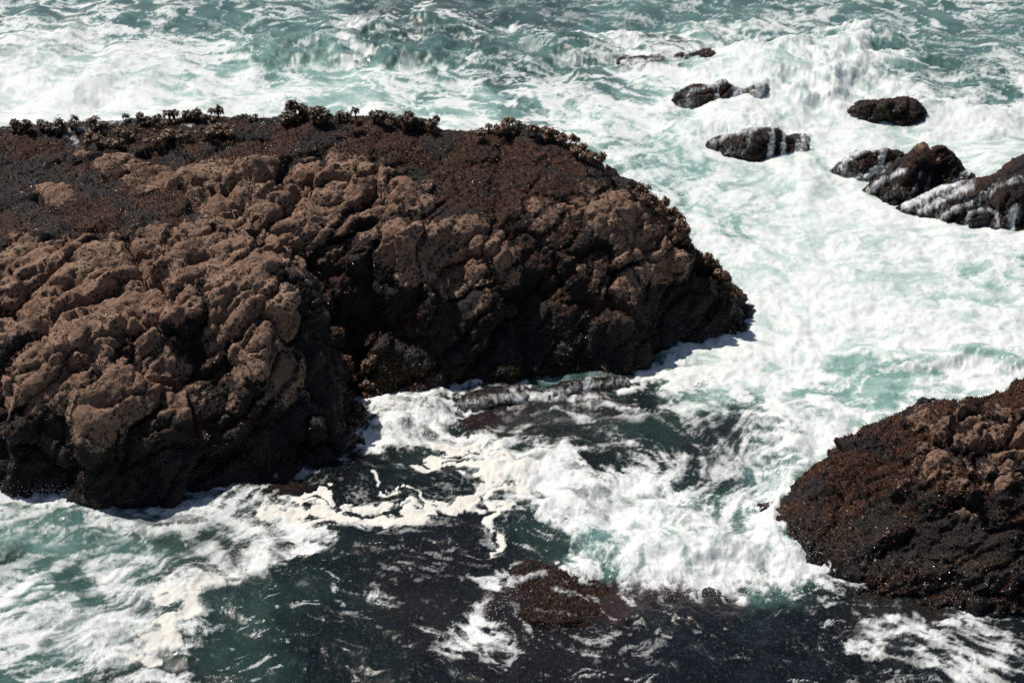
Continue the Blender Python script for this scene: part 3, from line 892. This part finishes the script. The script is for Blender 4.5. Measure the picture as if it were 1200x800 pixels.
X32, Y32 = X.astype(np.float32), Y.astype(np.float32)
wx = look(TF, X, Y, 30) * .55; wyy = look(TF, X + 11, Y + 7, 30) * .55
s1 = lic(X32, Y32, TW, 14.0, .06, 14)           # fine streaks
s2 = lic(X32 + 3, Y32 + 5, TW, 34.0, .14, 14)        # coarser streaks
print('lic', time.time() - T0)
ridge = 1 - np.abs(look(TG, X + wx, Y + wyy, 26)) ; ridge = uni(ridge)
ridge2 = 1 - np.abs(look(TG, X + 9 + wx * .5, Y + 3 + wyy * .5, 11)); ridge2 = uni(ridge2)
cloud = uni(look(TG, X + 5, Y, 34)); cloud2 = uni(look(TF, X, Y + 9, 17))
S1, S2 = uni(s1), uni(s2)

qx = PX + 16 * look(TF, X, Y, 25) + 5 * look(TF, X, Y, 9); qy = PY + 9 * look(TF, X + 4, Y + 9, 25) + 4 * look(TF, X + 3, Y, 9)
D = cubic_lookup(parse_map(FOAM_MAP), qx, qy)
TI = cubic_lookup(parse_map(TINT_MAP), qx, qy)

# (target density, strength, half width, polyline): arcs of froth and lanes of clear water
STROKES = [
    (.95, .9, 14, [(0, 78), (80, 82), (160, 92), (250, 100), (330, 104)]),
    (.1, .9, 12, [(600, 50), (560, 38), (500, 22)]), (.08, .8, 14, [(640, 20), (720, 30), (800, 22)]),
    (.75, .8, 6, [(480, 8), (530, 22), (600, 26), (660, 40), (740, 48)]), (.85, .8, 7, [(672, 40), (720, 46), (790, 52), (850, 56)]),
    (.1, .9, 15, [(238, 26), (275, 32)]), (.15, .9, 16, [(320, 62), (390, 72)]), (.2, .9, 16, [(340, 66), (410, 72)]), (.15, .9, 9, [(205, 12), (150, 15)]),
    (.85, .8, 7, [(395, 20), (415, 48), (430, 75)]), (.8, .8, 6, [(440, 30), (500, 26), (540, 40), (560, 65), (540, 88)]), (.1, .85, 20, [(470, 60), (520, 66)]),
    (.97, 1, 26, [(850, 84), (920, 76), (980, 84), (1040, 106), (1075, 126)]), (1, 1, 7, [(850, 58), (880, 50), (930, 48), (990, 62), (1045, 90), (1090, 126)]), (1., 1, 16, [(780, 130), (870, 136), (960, 140), (1000, 152)]),
    (.9, .9, 16, [(960, 160), (1000, 170), (960, 210)]), (.97, 1, 12, [(820, 180), (880, 196), (950, 190)]), (.2, .8, 10, [(1100, 40), (1140, 50), (1190, 44)]),
    (.15, .8, 10, [(1100, 74), (1160, 84), (1200, 80)]), (.15, .85, 9, [(985, 38), (1020, 62)]), (.15, .9, 9, [(1122, 120), (1150, 114)]),
    (.97, 1, 16, [(1100, 150), (1160, 140), (1220, 150)]), (.97, 1, 12, [(1000, 250), (1070, 262), (1200, 284)]),
    (.35, .8, 11, [(790, 230), (850, 256), (880, 275)]), (.4, .8, 12, [(750, 180), (800, 200)]), (.3, .8, 8, [(1100, 445), (1190, 425)]), (.35, .8, 8, [(1150, 310), (1200, 318)]),
    (1, .9, 9, [(720, 205), (760, 232), (800, 262), (830, 290)]), (.25, .7, 14, [(960, 470), (1060, 445)]),
    # foot of the huge rock
    (.92, .95, 12, [(428, 478), (455, 466), (490, 462), (530, 470)]), (.85, .8, 7, [(560, 452), (610, 448), (655, 440), (700, 448)]),
    (.9, .9, 7, [(530, 486), (600, 480), (640, 474), (720, 462)]), (.08, .9, 14, [(560, 500), (640, 500), (700, 490)]), (.05, .9, 16, [(640, 520), (700, 520), (750, 500)]),
    (.95, 1, 13, [(430, 505), (500, 520), (560, 532), (640, 545), (700, 560)]), (.1, .8, 9, [(690, 540), (740, 550)]), (.7, .8, 6, [(640, 500), (700, 505), (790, 530), (860, 520)]),
    # breaking front
    (1, 1, 26, [(640, 565), (700, 600), (760, 640), (830, 665), (900, 675)]), (1, 1, 17, [(760, 680), (830, 690), (910, 690), (940, 676)]),
    (1, 1, 14, [(905, 590), (900, 640), (935, 670)]), (1, .9, 14, [(940, 560), (960, 520), (990, 490)]), (.9, .8, 10, [(640, 600), (670, 640), (690, 665)]),
    (.05, 1, 18, [(628, 610), (640, 640), (610, 640)]), (.3, .8, 9, [(700, 640), (720, 665)]), (.8, .8, 8, [(700, 660), (680, 680)]),
    (.0, 1, 13, [(730, 712), (800, 722), (880, 712), (950, 712)]), (.0, .9, 12, [(640, 690), (700, 700), (760, 698)]),
    # foreground
    (.0, 1, 10, [(438, 540), (400, 556), (352, 560)]), (.0, 1, 12, [(440, 530), (470, 545), (500, 560)]), (.0, 1, 10, [(370, 632), (420, 625), (520, 632)]),
    (.85, .9, 12, [(585, 690), (580, 720), (560, 745)]), (.6, .8, 6, [(590, 684), (625, 676)]), (.7, .8, 7, [(445, 690), (478, 682)]), (.45, .7, 5, [(470, 748), (520, 762), (580, 776)]),
    (.95, .9, 13, [(0, 592), (80, 594), (180, 600), (250, 598)]), (.9, .8, 8, [(0, 655), (60, 665), (120, 690), (180, 650)]), (.1, .9, 13, [(0, 640), (40, 650)]),
    (.15, .8, 10, [(60, 612), (90, 622)]), (.1, .8, 9, [(60, 700), (110, 706)]), (.9, .9, 12, [(20, 740), (100, 735), (170, 745)]), (.05, .9, 9, [(0, 798), (50, 796)]),
    (.9, .9, 13, [(240, 705), (280, 680), (320, 655), (345, 625)]), (.8, .8, 10, [(300, 610), (340, 600), (352, 580)]), (.0, 1, 16, [(250, 790), (270, 745), (300, 710)]),
    (.0, 1, 14, [(330, 690), (370, 650)]), (.5, .7, 5, [(370, 680), (378, 705), (400, 712)]), (.1, .7, 8, [(250, 625), (200, 640)]),
    (.75, .8, 7, [(1000, 720), (1060, 728), (1120, 725), (1200, 712)]), (.85, .9, 8, [(1010, 748), (1060, 735), (1100, 760)]), (.6, .7, 7, [(880, 712), (950, 702), (1000, 712)]),
    (.4, .7, 3, [(810, 700), (780, 728), (830, 742), (860, 735)]), (.75, .8, 10, [(1130, 780), (1180, 770)]),
]
for tgt, k, w, pts in STROKES:
    m = stroke_mask(qx, qy, pts, w) * k
    D = D * (1 - m) + tgt * m

near = sstep(420, 640, PY)
SO = np.zeros_like(D)
for v, w, pts in [(.9, 62, [(20, 625), (140, 640), (250, 640)]), (.7, 50, [(40, 740), (160, 740)]), (.8, 30, [(600, 492), (720, 500)]), (.6, 45, [(820, 500), (880, 540)]), (.35, 40, [(900, 90), (1000, 100)]),
                  (.5, 60, [(480, 60), (640, 90)]), (.4, 50, [(780, 210), (860, 260)]), (.5, 40, [(1020, 180), (980, 230)]), (.5, 40, [(1020, 740), (1150, 760)])]:
    SO = np.maximum(SO, v * stroke_mask(PX, PY, pts, w))
SO = np.maximum(SO, .55 * (1 - sstep(330, 470, PY)))
lx, ly = X * .85 + wx * 1.1, Y * .9 + wyy * 1.1
lace = uni(-np.abs(look(TL, lx, ly, 40))); lace2 = uni(-np.abs(look(TL, lx * 1.1 + 4 + wx * .3, ly + 9, 12)))
pat = .46 * lace + .2 * lace2 + .08 * S1 + .14 * S2 + .12 * cloud2
pat_n = .24 * lace + .16 * lace2 + .10 * ridge2 + .20 * S1 + .24 * S2 + .10 * cloud2
pat = uni(pat * (1 - near) + pat_n * near)
far0 = 1 - sstep(330, 470, PY)
SZ = np.zeros_like(D)
for v, w, pts in [(.9, 34, [(470, 490), (600, 500), (740, 500), (860, 510)]), (.75, 45, [(860, 540), (900, 600)]), (.7, 45, [(120, 650), (240, 650), (320, 610)]), (.6, 60, [(700, 580), (820, 640)]),
                  (.8, 45, [(900, 80), (1000, 90)]), (.6, 60, [(780, 200), (900, 300)]), (.6, 70, [(1000, 320), (1150, 400)]), (.6, 60, [(60, 740), (180, 740)]), (.5, 60, [(500, 640), (600, 720)])]:
    SZ = np.maximum(SZ, v * stroke_mask(PX, PY, pts, w))
s3 = uni(.55 * S2 + .45 * S1 + .12 * cloud2)
pat = pat * (1 - .65 * SZ) + s3 * .65 * SZ
fs = (pat - (1 - D * 1.06)) * 1.25 + .08 * far0 * (D > .4)
fs = np.where(D > .85, np.maximum(fs * .6, (D - .85) * 1.6 + .45 * (S1 - .5) + .6 * (S2 - .5) + .6 * (lace - .5) + .3 * (cloud - .5) + .30), fs)
fs = fs - .30 * (1 - sstep(.04, .5, D)) * (.35 + .65 * near)

lines = sstep(.80, .97, S1) * sstep(.42, .75, cloud2) * near * (1 - sstep(.3, .5, D))
fs = np.maximum(fs, -.62 + lines * .85 * (.35 + .65 * sstep(.3, .7, S2)))
# thick cream-coloured foam mats lying on the dark water
RAFT = [(8, [(316, 607), (345, 600), (380, 604), (440, 606), (500, 602), (540, 596)]), (6, [(350, 598), (356, 582), (372, 578), (400, 592)]), (9, [(540, 596), (560, 582), (575, 560), (590, 545)]),
        (5, [(500, 540), (530, 530), (570, 532), (590, 545)]), (4, [(520, 548), (545, 552), (575, 556)]), (2.5, [(450, 576), (490, 580), (520, 592)]), (4, [(482, 550), (510, 546)]), (6, [(572, 590), (600, 582), (630, 566)]),
        (4, [(576, 600), (586, 625), (582, 645)]), (3, [(432, 552), (438, 565)]), (6, [(590, 560), (620, 560)]),
        (11, [(178, 760), (200, 735), (225, 710), (238, 690)]), (7, [(165, 780), (180, 765)]), (8, [(238, 690), (262, 684)]), (6, [(205, 700), (190, 712)])]
RA = np.zeros_like(D)
sn = (s2 - s2[fine].mean()) / s2[fine].std(); sm_ = (s1 - s1[fine].mean()) / s1[fine].std()
rx_ = PX + 6 * look(TL, X, Y, 18) + 1.6 * sn + 1.0 * sm_; ry_ = PY + 4.5 * look(TL, X + 2, Y + 5, 18) + 2.0 * sn - 1.0 * sm_
for w, pts in RAFT: RA = np.maximum(RA, stroke_mask(rx_, ry_, pts, w, 2.4))
holes = sstep(.72, .9, uni(look(TL, X + 3 + wx * .2, Y + 3, 9))) * .6
RAm = sstep(.10, .62, RA - holes + .07 * sm_ + .05 * sn)
fs = np.maximum(fs, RAm * .95 - .32 * (1 - RAm))

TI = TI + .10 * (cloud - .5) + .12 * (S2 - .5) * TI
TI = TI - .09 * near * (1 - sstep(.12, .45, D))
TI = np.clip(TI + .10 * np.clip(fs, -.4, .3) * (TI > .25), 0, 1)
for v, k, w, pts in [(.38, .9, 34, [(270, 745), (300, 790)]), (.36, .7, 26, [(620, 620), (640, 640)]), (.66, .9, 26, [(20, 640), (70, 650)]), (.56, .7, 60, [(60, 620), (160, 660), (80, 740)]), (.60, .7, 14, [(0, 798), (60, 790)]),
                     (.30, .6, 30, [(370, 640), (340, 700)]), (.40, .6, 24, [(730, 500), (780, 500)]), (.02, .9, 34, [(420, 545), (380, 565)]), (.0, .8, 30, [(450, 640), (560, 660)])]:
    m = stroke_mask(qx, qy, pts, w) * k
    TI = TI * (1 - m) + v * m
ST = np.zeros_like(D)
for v, w, pts in [(.9, 15, [(720, 700), (790, 702), (850, 706)]), (.6, 22, [(590, 700), (690, 705)]), (.22, 50, [(480, 690), (540, 740), (700, 750)]), (.8, 10, [(735, 66), (800, 70)]),
                  (.5, 12, [(300, 560), (350, 560)]), (.6, 14, [(600, 470), (700, 460)]), (.5, 16, [(560, 500), (650, 500)]), (.3, 20, [(980, 710), (1100, 715)])]:
    ST = np.maximum(ST, v * stroke_mask(qx, qy, pts, w))

# heights: swell, chop, ripples, lumps of froth, domes over hidden rocks, the step of the breaking front
far = 1 - sstep(120, 330, PY)
calm = 1 - .75 * stroke_mask(PX, PY, [(430, 600), (560, 700), (800, 780)], 160, 2)
Z = (.03 + .04 * far) * look(TS, X, Y * 1.0, 75) + (.019 - .014 * far) * look(TQ, X + 8, Y + 3, 40)
Z += .0045 * (1 - .6 * far) * look(TQ, X, Y, 15)
lump = look(TL, X + wx * .4, Y + wyy * .4, 18)
lump2 = look(TL, X + 5, Y + 5, 6)
fz = sstep(-.1, .5, fs)
SM = 1 - .92 * np.maximum(stroke_mask(PX, PY, [(870, 90), (960, 80), (1050, 110)], 45), .9 * stroke_mask(PX, PY, [(800, 140), (900, 140), (1000, 160), (960, 210)], 26))
Z += SM * fz * (1 - RAm) * ((.016 - .010 * far) * lump + .008 * (1 - .8 * far) * lump2 + (.004 - .003 * far) * s2 / s2[fine].std() + .002 * (1 - far) * s1 / s1[fine].std())
Z += .0032 * (1 - .75 * far) * (s2 / s2[fine].std()) * (1 - fz)
Z += RAm * (.016 + .012 * lump2 + .006 * sn + .004 * sm_)
fs = fs - RAm * .35 * (1 - S2) * (cloud2 > .3)
BUMPS = [(950, 82, 128, 32, 1.0), (1010, 100, 70, 26, .15), (880, 112, 100, 24, .2), (870, 138, 90, 22, .35), (470, 60, 90, 20, .45), (350, 60, 80, 16, .3), (1000, 200, 60, 26, .25), (1150, 130, 70, 24, .35),
         (780, 640, 120, 42, .36), (860, 660, 60, 26, .30), (930, 605, 36, 60, .42), (640, 560, 110, 26, .24), (480, 478, 60, 16, .28), (950, 500, 80, 40, .2), (1100, 430, 120, 20, .25),
         (180, 720, 130, 40, .14), (240, 690, 30, 20, .1), (100, 610, 130, 25, .15), (620, 462, 70, 12, .2), (1000, 340, 160, 50, .2), (60, 85, 160, 30, .3), (690, 60, 120, 14, .3),
         (790, 715, 90, 12, .08), (640, 705, 90, 26, -.03), (1140, 90, 90, 14, .25)]
for x, y, rx, ry, h in BUMPS:
    q = ((qx - x) / rx) ** 2 + ((qy - y) / ry) ** 2
    Z += h * np.exp(-q * 1.2)
edge = stroke_mask(PX, PY, [(650, 612), (700, 662), (760, 700), (850, 702), (930, 694)], 16)
Z -= .05 * edge * (1 - fz)
Z = np.where(fine, Z, Z * .3)
Z = Z * np.where(fine, 1, 0.2)

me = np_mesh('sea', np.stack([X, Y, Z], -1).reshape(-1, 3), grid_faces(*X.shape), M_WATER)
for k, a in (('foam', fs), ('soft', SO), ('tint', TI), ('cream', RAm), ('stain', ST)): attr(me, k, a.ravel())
sea = link('sea', me); tag(sea, 'turquoise and dark green sea churned white with foam around the rocks', kind='structure')
print('sea', time.time() - T0)

# ------------------------------------------------------------------ water running off the small rocks
def rock_bvh(R):
    if R['bvh'] is None:
        R['bvh'] = BVHTree.FromPolygons(R['V'].tolist(), R['F'].tolist())
    return R['bvh']


VEILS = {
    'main': ('small white pools of foam caught in the gaps of the ridge', [(.9, 4, [(76, 162), (88, 164), (90, 171)]), (.6, 2.5, [(216, 148), (228, 150)]), (.6, 5, [(60, 152), (100, 153)]), (.55, 4, [(110, 146), (190, 144)])]),
    'fall': ('thin white streams falling down the long low rock face', [(1, 4, [(905, 152), (902, 186)]), (1, 3, [(918, 150), (917, 187)]), (.9, 8, [(950, 146), (935, 182)]), (.7, 3, [(880, 150), (878, 175)]),
             (.8, 4, [(835, 168), (860, 158), (900, 149)]), (.45, 9, [(835, 178), (870, 178)])]),
    'step': ('white water pouring over the ragged dark ledge', [(1, 9, [(868, 100), (862, 124)]), (.95, 12, [(892, 102), (885, 122)]), (.9, 12, [(918, 106), (915, 120)]), (.8, 4, [(803, 112), (830, 101), (850, 96)]), (.6, 8, [(800, 122), (815, 120)]), (.8, 4, [(842, 98), (840, 118)])]),
    'far': ('thin froth washing over the farthest wet reef', [(.8, 6, [(730, 74), (800, 72)]), (.7, 3, [(800, 64), (825, 78)]), (.9, 3, [(845, 62), (835, 76)])]),
    'pair': ('white water lacing the two-humped rock', [(.7, 7, [(985, 200), (990, 182), (1040, 168)]), (1, 5, [(990, 188), (1010, 178), (1035, 174)]), (1, 5, [(1035, 176), (1030, 195), (1008, 210)]), (.8, 6, [(1055, 190), (1030, 205)]), (.7, 4, [(992, 200), (1000, 210)])]),
    'peak': ('white trickles running down the peaked rock', [(.9, 5, [(1060, 200), (1035, 212), (1018, 226)]), (.8, 3, [(1078, 200), (1070, 225), (1062, 236)]), (1, 5, [(1140, 198), (1110, 218), (1080, 238)]), (.5, 6, [(1055, 220), (1040, 232)]), (.7, 3, [(1090, 205), (1082, 228)])]),
    'slab': ('foamy sheet of water sliding off the broad black slab', [(1, 7, [(1140, 203), (1105, 222), (1062, 243)]), (.85, 7, [(1140, 218), (1105, 236), (1080, 248)]), (.8, 5, [(1160, 225), (1130, 240), (1100, 256)]), (.95, 4, [(1132, 262), (1138, 250), (1155, 245), (1168, 250), (1170, 266)]),
             (.8, 8, [(1190, 245), (1185, 266)]), (.7, 6, [(1172, 215), (1150, 235)]), (.6, 6, [(1210, 205), (1180, 215)]), (.7, 8, [(1215, 240), (1205, 266)])]),
    'kelp': ('white wash spilling over the left end of the seaweed rock', [(.55, 5, [(650, 690), (700, 705)]), (.5, 4, [(620, 715), (680, 722)]), (1, 9, [(600, 684), (585, 705), (580, 735)]), (.8, 5, [(610, 680), (640, 672)]), (.6, 4, [(640, 738), (700, 738)])]),
    'lip': ('froth sliding over the low brown ledge', [(.6, 9, [(545, 474), (580, 468), (615, 464)]), (.9, 5, [(600, 458), (616, 474)])]),
    'lipb': ('froth sliding over the long low ledge', [(.6, 9, [(640, 462), (680, 454), (735, 448)]), (.9, 4, [(690, 446), (682, 468)])]),
}
for k, (label, strokes) in VEILS.items():
    R = ROCKS[k]; V, N, F = R['V'], R['N'], R['F']
    px, py = px_of(V[:, 0], V[:, 1], V[:, 2])
    px = px + 3 * fbm(V * 3, 3, 71); py = py + 3 * fbm(V * 3 + 9, 3, 72)
    m = np.zeros(len(V))
    for st, w, pts in strokes: m = np.maximum(m, st * stroke_mask(px, py, pts, w))
    m *= ((N * (np.array([0, 0, CAM_H]) - V)).sum(1) > 0)
    for _ in range(2):       # even out over neighbours
        fm = m[F].mean(1); m = np.bincount(F.ravel(), np.repeat(fm, 4), len(V)) / np.maximum(1, np.bincount(F.ravel(), minlength=len(V)))
    ok = (m[F].max(1) > .06)
    if not ok.any(): continue
    f = F[ok]; used = np.unique(f); mp = np.full(len(V), -1); mp[used] = np.arange(len(used))
    vv = V[used] + N[used] * (.02 + .05 * m[used])[:, None]
    me = np_mesh('running_water', vv, mp[f], M_VEIL); attr(me, 'veil', m[used])
    o = link('running_water', me); tag(o, label, 'running water', kind='stuff')
print('veils', time.time() - T0)


# ------------------------------------------------------------------ sea palms
def palm_crown(seed, n=46, L=.19):
    r = np.random.default_rng(seed); V = []; F = []
    for i in range(n):
        az = i * 2.399 + r.normal() * .2
        up = r.uniform(.35, 1.5); ln = L * r.uniform(.7, 1.15); w = r.uniform(.013, .022)
        d = np.array([math.cos(az), math.sin(az), 0]); sd = np.array([-d[1], d[0], 0])
        p = np.array([0, 0, 0.]); el = up; b = len(V)
        for k in range(5):
            ww = w * (1.0, 1.25, 1.1, .8, .15)[k]
            V += [p - sd * ww, p + sd * ww]
            st = ln / 4
            p = p + (d * math.cos(el) + np.array([0, 0, math.sin(el)])) * st
            el -= r.uniform(.55, .95)
        for k in range(4):
            q = b + k * 2; F.append([q, q + 1, q + 3, q + 2])
    return np.array(V), np.array(F)


def stipe(h):
    V = []; F = []
    for k in range(4):
        r = .022 - .003 * k; z = h * k / 3; x = .015 * math.sin(k)
        for a in range(6): V.append((x + r * math.cos(a * 1.0472), r * math.sin(a * 1.0472), z))
    for k in range(3):
        for a in range(6): F.append([k * 6 + a, k * 6 + (a + 1) % 6, k * 6 + 6 + (a + 1) % 6, k * 6 + 6 + a])
    return np.array(V), np.array(F)


PALM = []
for i in range(4):
    h = (.16, .22, .19, .26)[i]
    v, f = palm_crown(20 + i); v = v + np.array([.015, 0, h])
    ms = []
    for mat in (M_PALM, M_PALMB):
        ms.append(np_mesh('sea_palm_fronds', v, f, mat))
    sv, sf = stipe(h)
    PALM.append((ms, np_mesh('sea_palm_stipe', sv, sf, M_STIPE)))

CAMP = Vector((0, 0, CAM_H))


def hit(R, px, py):
    d = Vector(at(px, py, 0)) - CAMP
    d.normalize()
    return rock_bvh(R).ray_cast(CAMP, d)[0:2]


# label, group, colour, size range, polyline of feet in the photograph, spread in y, how many
CLUMPS = [
    ('dark sea palm in the sparse row far left on the ridge', 'sea palms at the left end of the ridge', 0, (.75, 1.0), [(12, 154), (60, 154), (130, 152)], 5, 26),
    ('low dark sea palm on the ridge beside the grey wet shelf', 'sea palms beside the wet shelf', 0, (.6, .8), [(135, 146), (200, 146)], 3, 12),
    ('dark sea palm in the clump left of the tallest clump', 'sea palms of the short ridge clump', 0, (.8, 1.05), [(200, 144), (262, 142)], 3, 14),
    ('tiny sea palm between the short and the tall ridge clumps', 'tiny sea palms between two clumps', 0, (.6, .75), [(283, 142), (300, 142)], 2, 3),
    ('olive brown sea palm in the tallest clump on the ridge', 'sea palms of the tallest ridge clump', 0, (.9, 1.15), [(328, 142), (355, 141), (390, 141)], 5, 24),
    ('sea palm in the little trio right of the tallest clump', 'sea palms of the little trio', 0, (.75, .95), [(395, 143), (418, 144)], 2, 5),
    ('sea palm in the small pair of tufts midway along the ridge', 'sea palms midway along the ridge', 0, (.8, 1.0), [(430, 145), (450, 146)], 2, 6),
    ('dark sea palm in the last clump before the ridge dips', 'sea palms before the ridge dips', 0, (.85, 1.05), [(462, 147), (520, 152)], 4, 16),
    ('rust brown sea palm in the big thicket on the flat top', 'sea palms of the rusty thicket', 1, (.7, .9), [(100, 172), (160, 168), (222, 164)], 6, 34),
    ('rust brown sea palm in the small thicket behind the pale rock', 'sea palms of the small rusty thicket', 1, (.7, .9), [(240, 163), (282, 158)], 4, 16),
    ('golden brown sea palm fringing the hump of the ridge', 'sea palms on the hump of the ridge', 1, (.7, .95), [(562, 162), (605, 152), (645, 162), (690, 186), (712, 204)], 6, 44),
    ('golden sea palm on the edge above the bare rock shoulder', 'sea palms above the rock shoulder', 1, (.65, .9), [(735, 222), (775, 248), (805, 275)], 7, 30),
    ('drooping sea palm at the pointed right end of the rock', 'sea palms at the pointed right end', 1, (.65, .9), [(818, 300), (840, 318), (855, 340), (866, 356)], 6, 20),
    ('brown sea palm in shade at the foot of the cliff', 'sea palms at the foot of the cliff', 1, (.6, .85), [(405, 440), (425, 450), (440, 440), (410, 500)], 18, 26),
]
R = ROCKS['main']; npalm = 0
for label, group, ci, (s0, s1_), line, spread, count in CLUMPS:
    line = np.array(line, float); seg = np.hypot(*np.diff(line, axis=0).T); cum = np.concatenate([[0], np.cumsum(seg)])
    for i in range(count):
        h = None
        for _ in range(6):
            t = random.random() * cum[-1]
            x = np.interp(t, cum, line[:, 0]); y = np.interp(t, cum, line[:, 1]) + random.uniform(-1, 1) * spread
            for dy in (0, 5, 10):
                h, nrm = hit(R, x, y + dy)
                if h is not None: break
            if h is not None: break
        if h is None: continue
        root = bpy.data.objects.new('sea_palm', None); root.empty_display_size = .1; COL.objects.link(root)
        root.location = h - Vector((0, 0, .02)); 
        up = (Vector((0, 0, 1)) * 1.2 + nrm * .5 + Vector((random.gauss(0, .28), random.gauss(0, .28), 0))).normalized()
        root.rotation_euler = (up.to_track_quat('Z', 'Y') @ Matrix.Rotation(random.random() * 6.28, 3, 'Z').to_quaternion()).to_euler()
        sc = random.uniform(s0 * .8, s1_ * 1.08) * 1.2; root.scale = (sc, sc, sc * random.uniform(.9, 1.15))
        third = ('left', 'middle', 'right')[min(2, int(3 * t / cum[-1]))]
        tag(root, label + (', ' + third + ' part' if count > 9 else ''), 'sea palm', group)
        ms, st = random.choice(PALM)
        link('fronds', ms[ci], root); link('stipe', st, root)
        npalm += 1
print('palms', npalm, time.time() - T0)

# ------------------------------------------------------------------ spray thrown up along the breaking edges
SPRAY = [((640, 570), (700, 650), 900, .35, 22), ((700, 650), (780, 692), 900, .3, 18), ((780, 690), (930, 690), 1300, .3, 14), ((905, 600), (940, 680), 1300, .45, 14), ((930, 560), (1000, 480), 700, .35, 10),
         ((430, 500), (640, 556), 900, .25, 12), ((0, 578), (90, 586), 500, .3, 5), ((430, 474), (500, 466), 200, .2, 6), ((900, 90), (1070, 110), 900, .4, 18), ((800, 130), (950, 140), 500, .3, 12),
         ((1110, 150), (1200, 150), 600, .35, 14), ((940, 180), (990, 220), 500, .3, 14), ((200, 690), (340, 620), 500, .15, 18), ((560, 740), (600, 690), 250, .2, 12), ((790, 400), (870, 395), 300, .25, 5)]
ico = [(0, 0, -1), (.72, -.53, -.45), (-.28, -.85, -.45), (-.89, 0, -.45), (-.28, .85, -.45), (.72, .53, -.45), (.28, -.85, .45), (-.72, -.53, .45), (-.72, .53, .45), (.28, .85, .45), (.89, 0, .45), (0, 0, 1)]
icf = [(0, 1, 2), (1, 0, 5), (0, 2, 3), (0, 3, 4), (0, 4, 5), (1, 5, 10), (2, 1, 6), (3, 2, 7), (4, 3, 8), (5, 4, 9), (1, 10, 6), (2, 6, 7), (3, 7, 8), (4, 8, 9), (5, 9, 10), (6, 10, 11), (7, 6, 11), (8, 7, 11), (9, 8, 11), (10, 9, 11)]
ico = np.array(ico); icf = np.array(icf)
C = []; Rd = []
for a, b, n, h, sp in SPRAY:
    t = RNG.random(n)
    P = at(a[0] + (b[0] - a[0]) * t + RNG.normal(0, sp, n), a[1] + (b[1] - a[1]) * t + RNG.normal(0, sp * .55, n), 0)
    P[:, 2] = np.abs(RNG.normal(0, h * .5, n)) + .03
    C.append(P); Rd.append(.004 + .008 * RNG.random(n) ** 3)
C = np.concatenate(C); Rd = np.concatenate(Rd)
V = (C[:, None] + ico[None] * Rd[:, None, None]).reshape(-1, 3); F = (icf[None] + 12 * np.arange(len(C))[:, None, None]).reshape(-1, 3)
o = link('spray', np_mesh('spray', V, F, M_SPRAY)); tag(o, 'fine white spray flying above the breaking edges of the surf', 'spray', kind='stuff')
print('done', time.time() - T0)
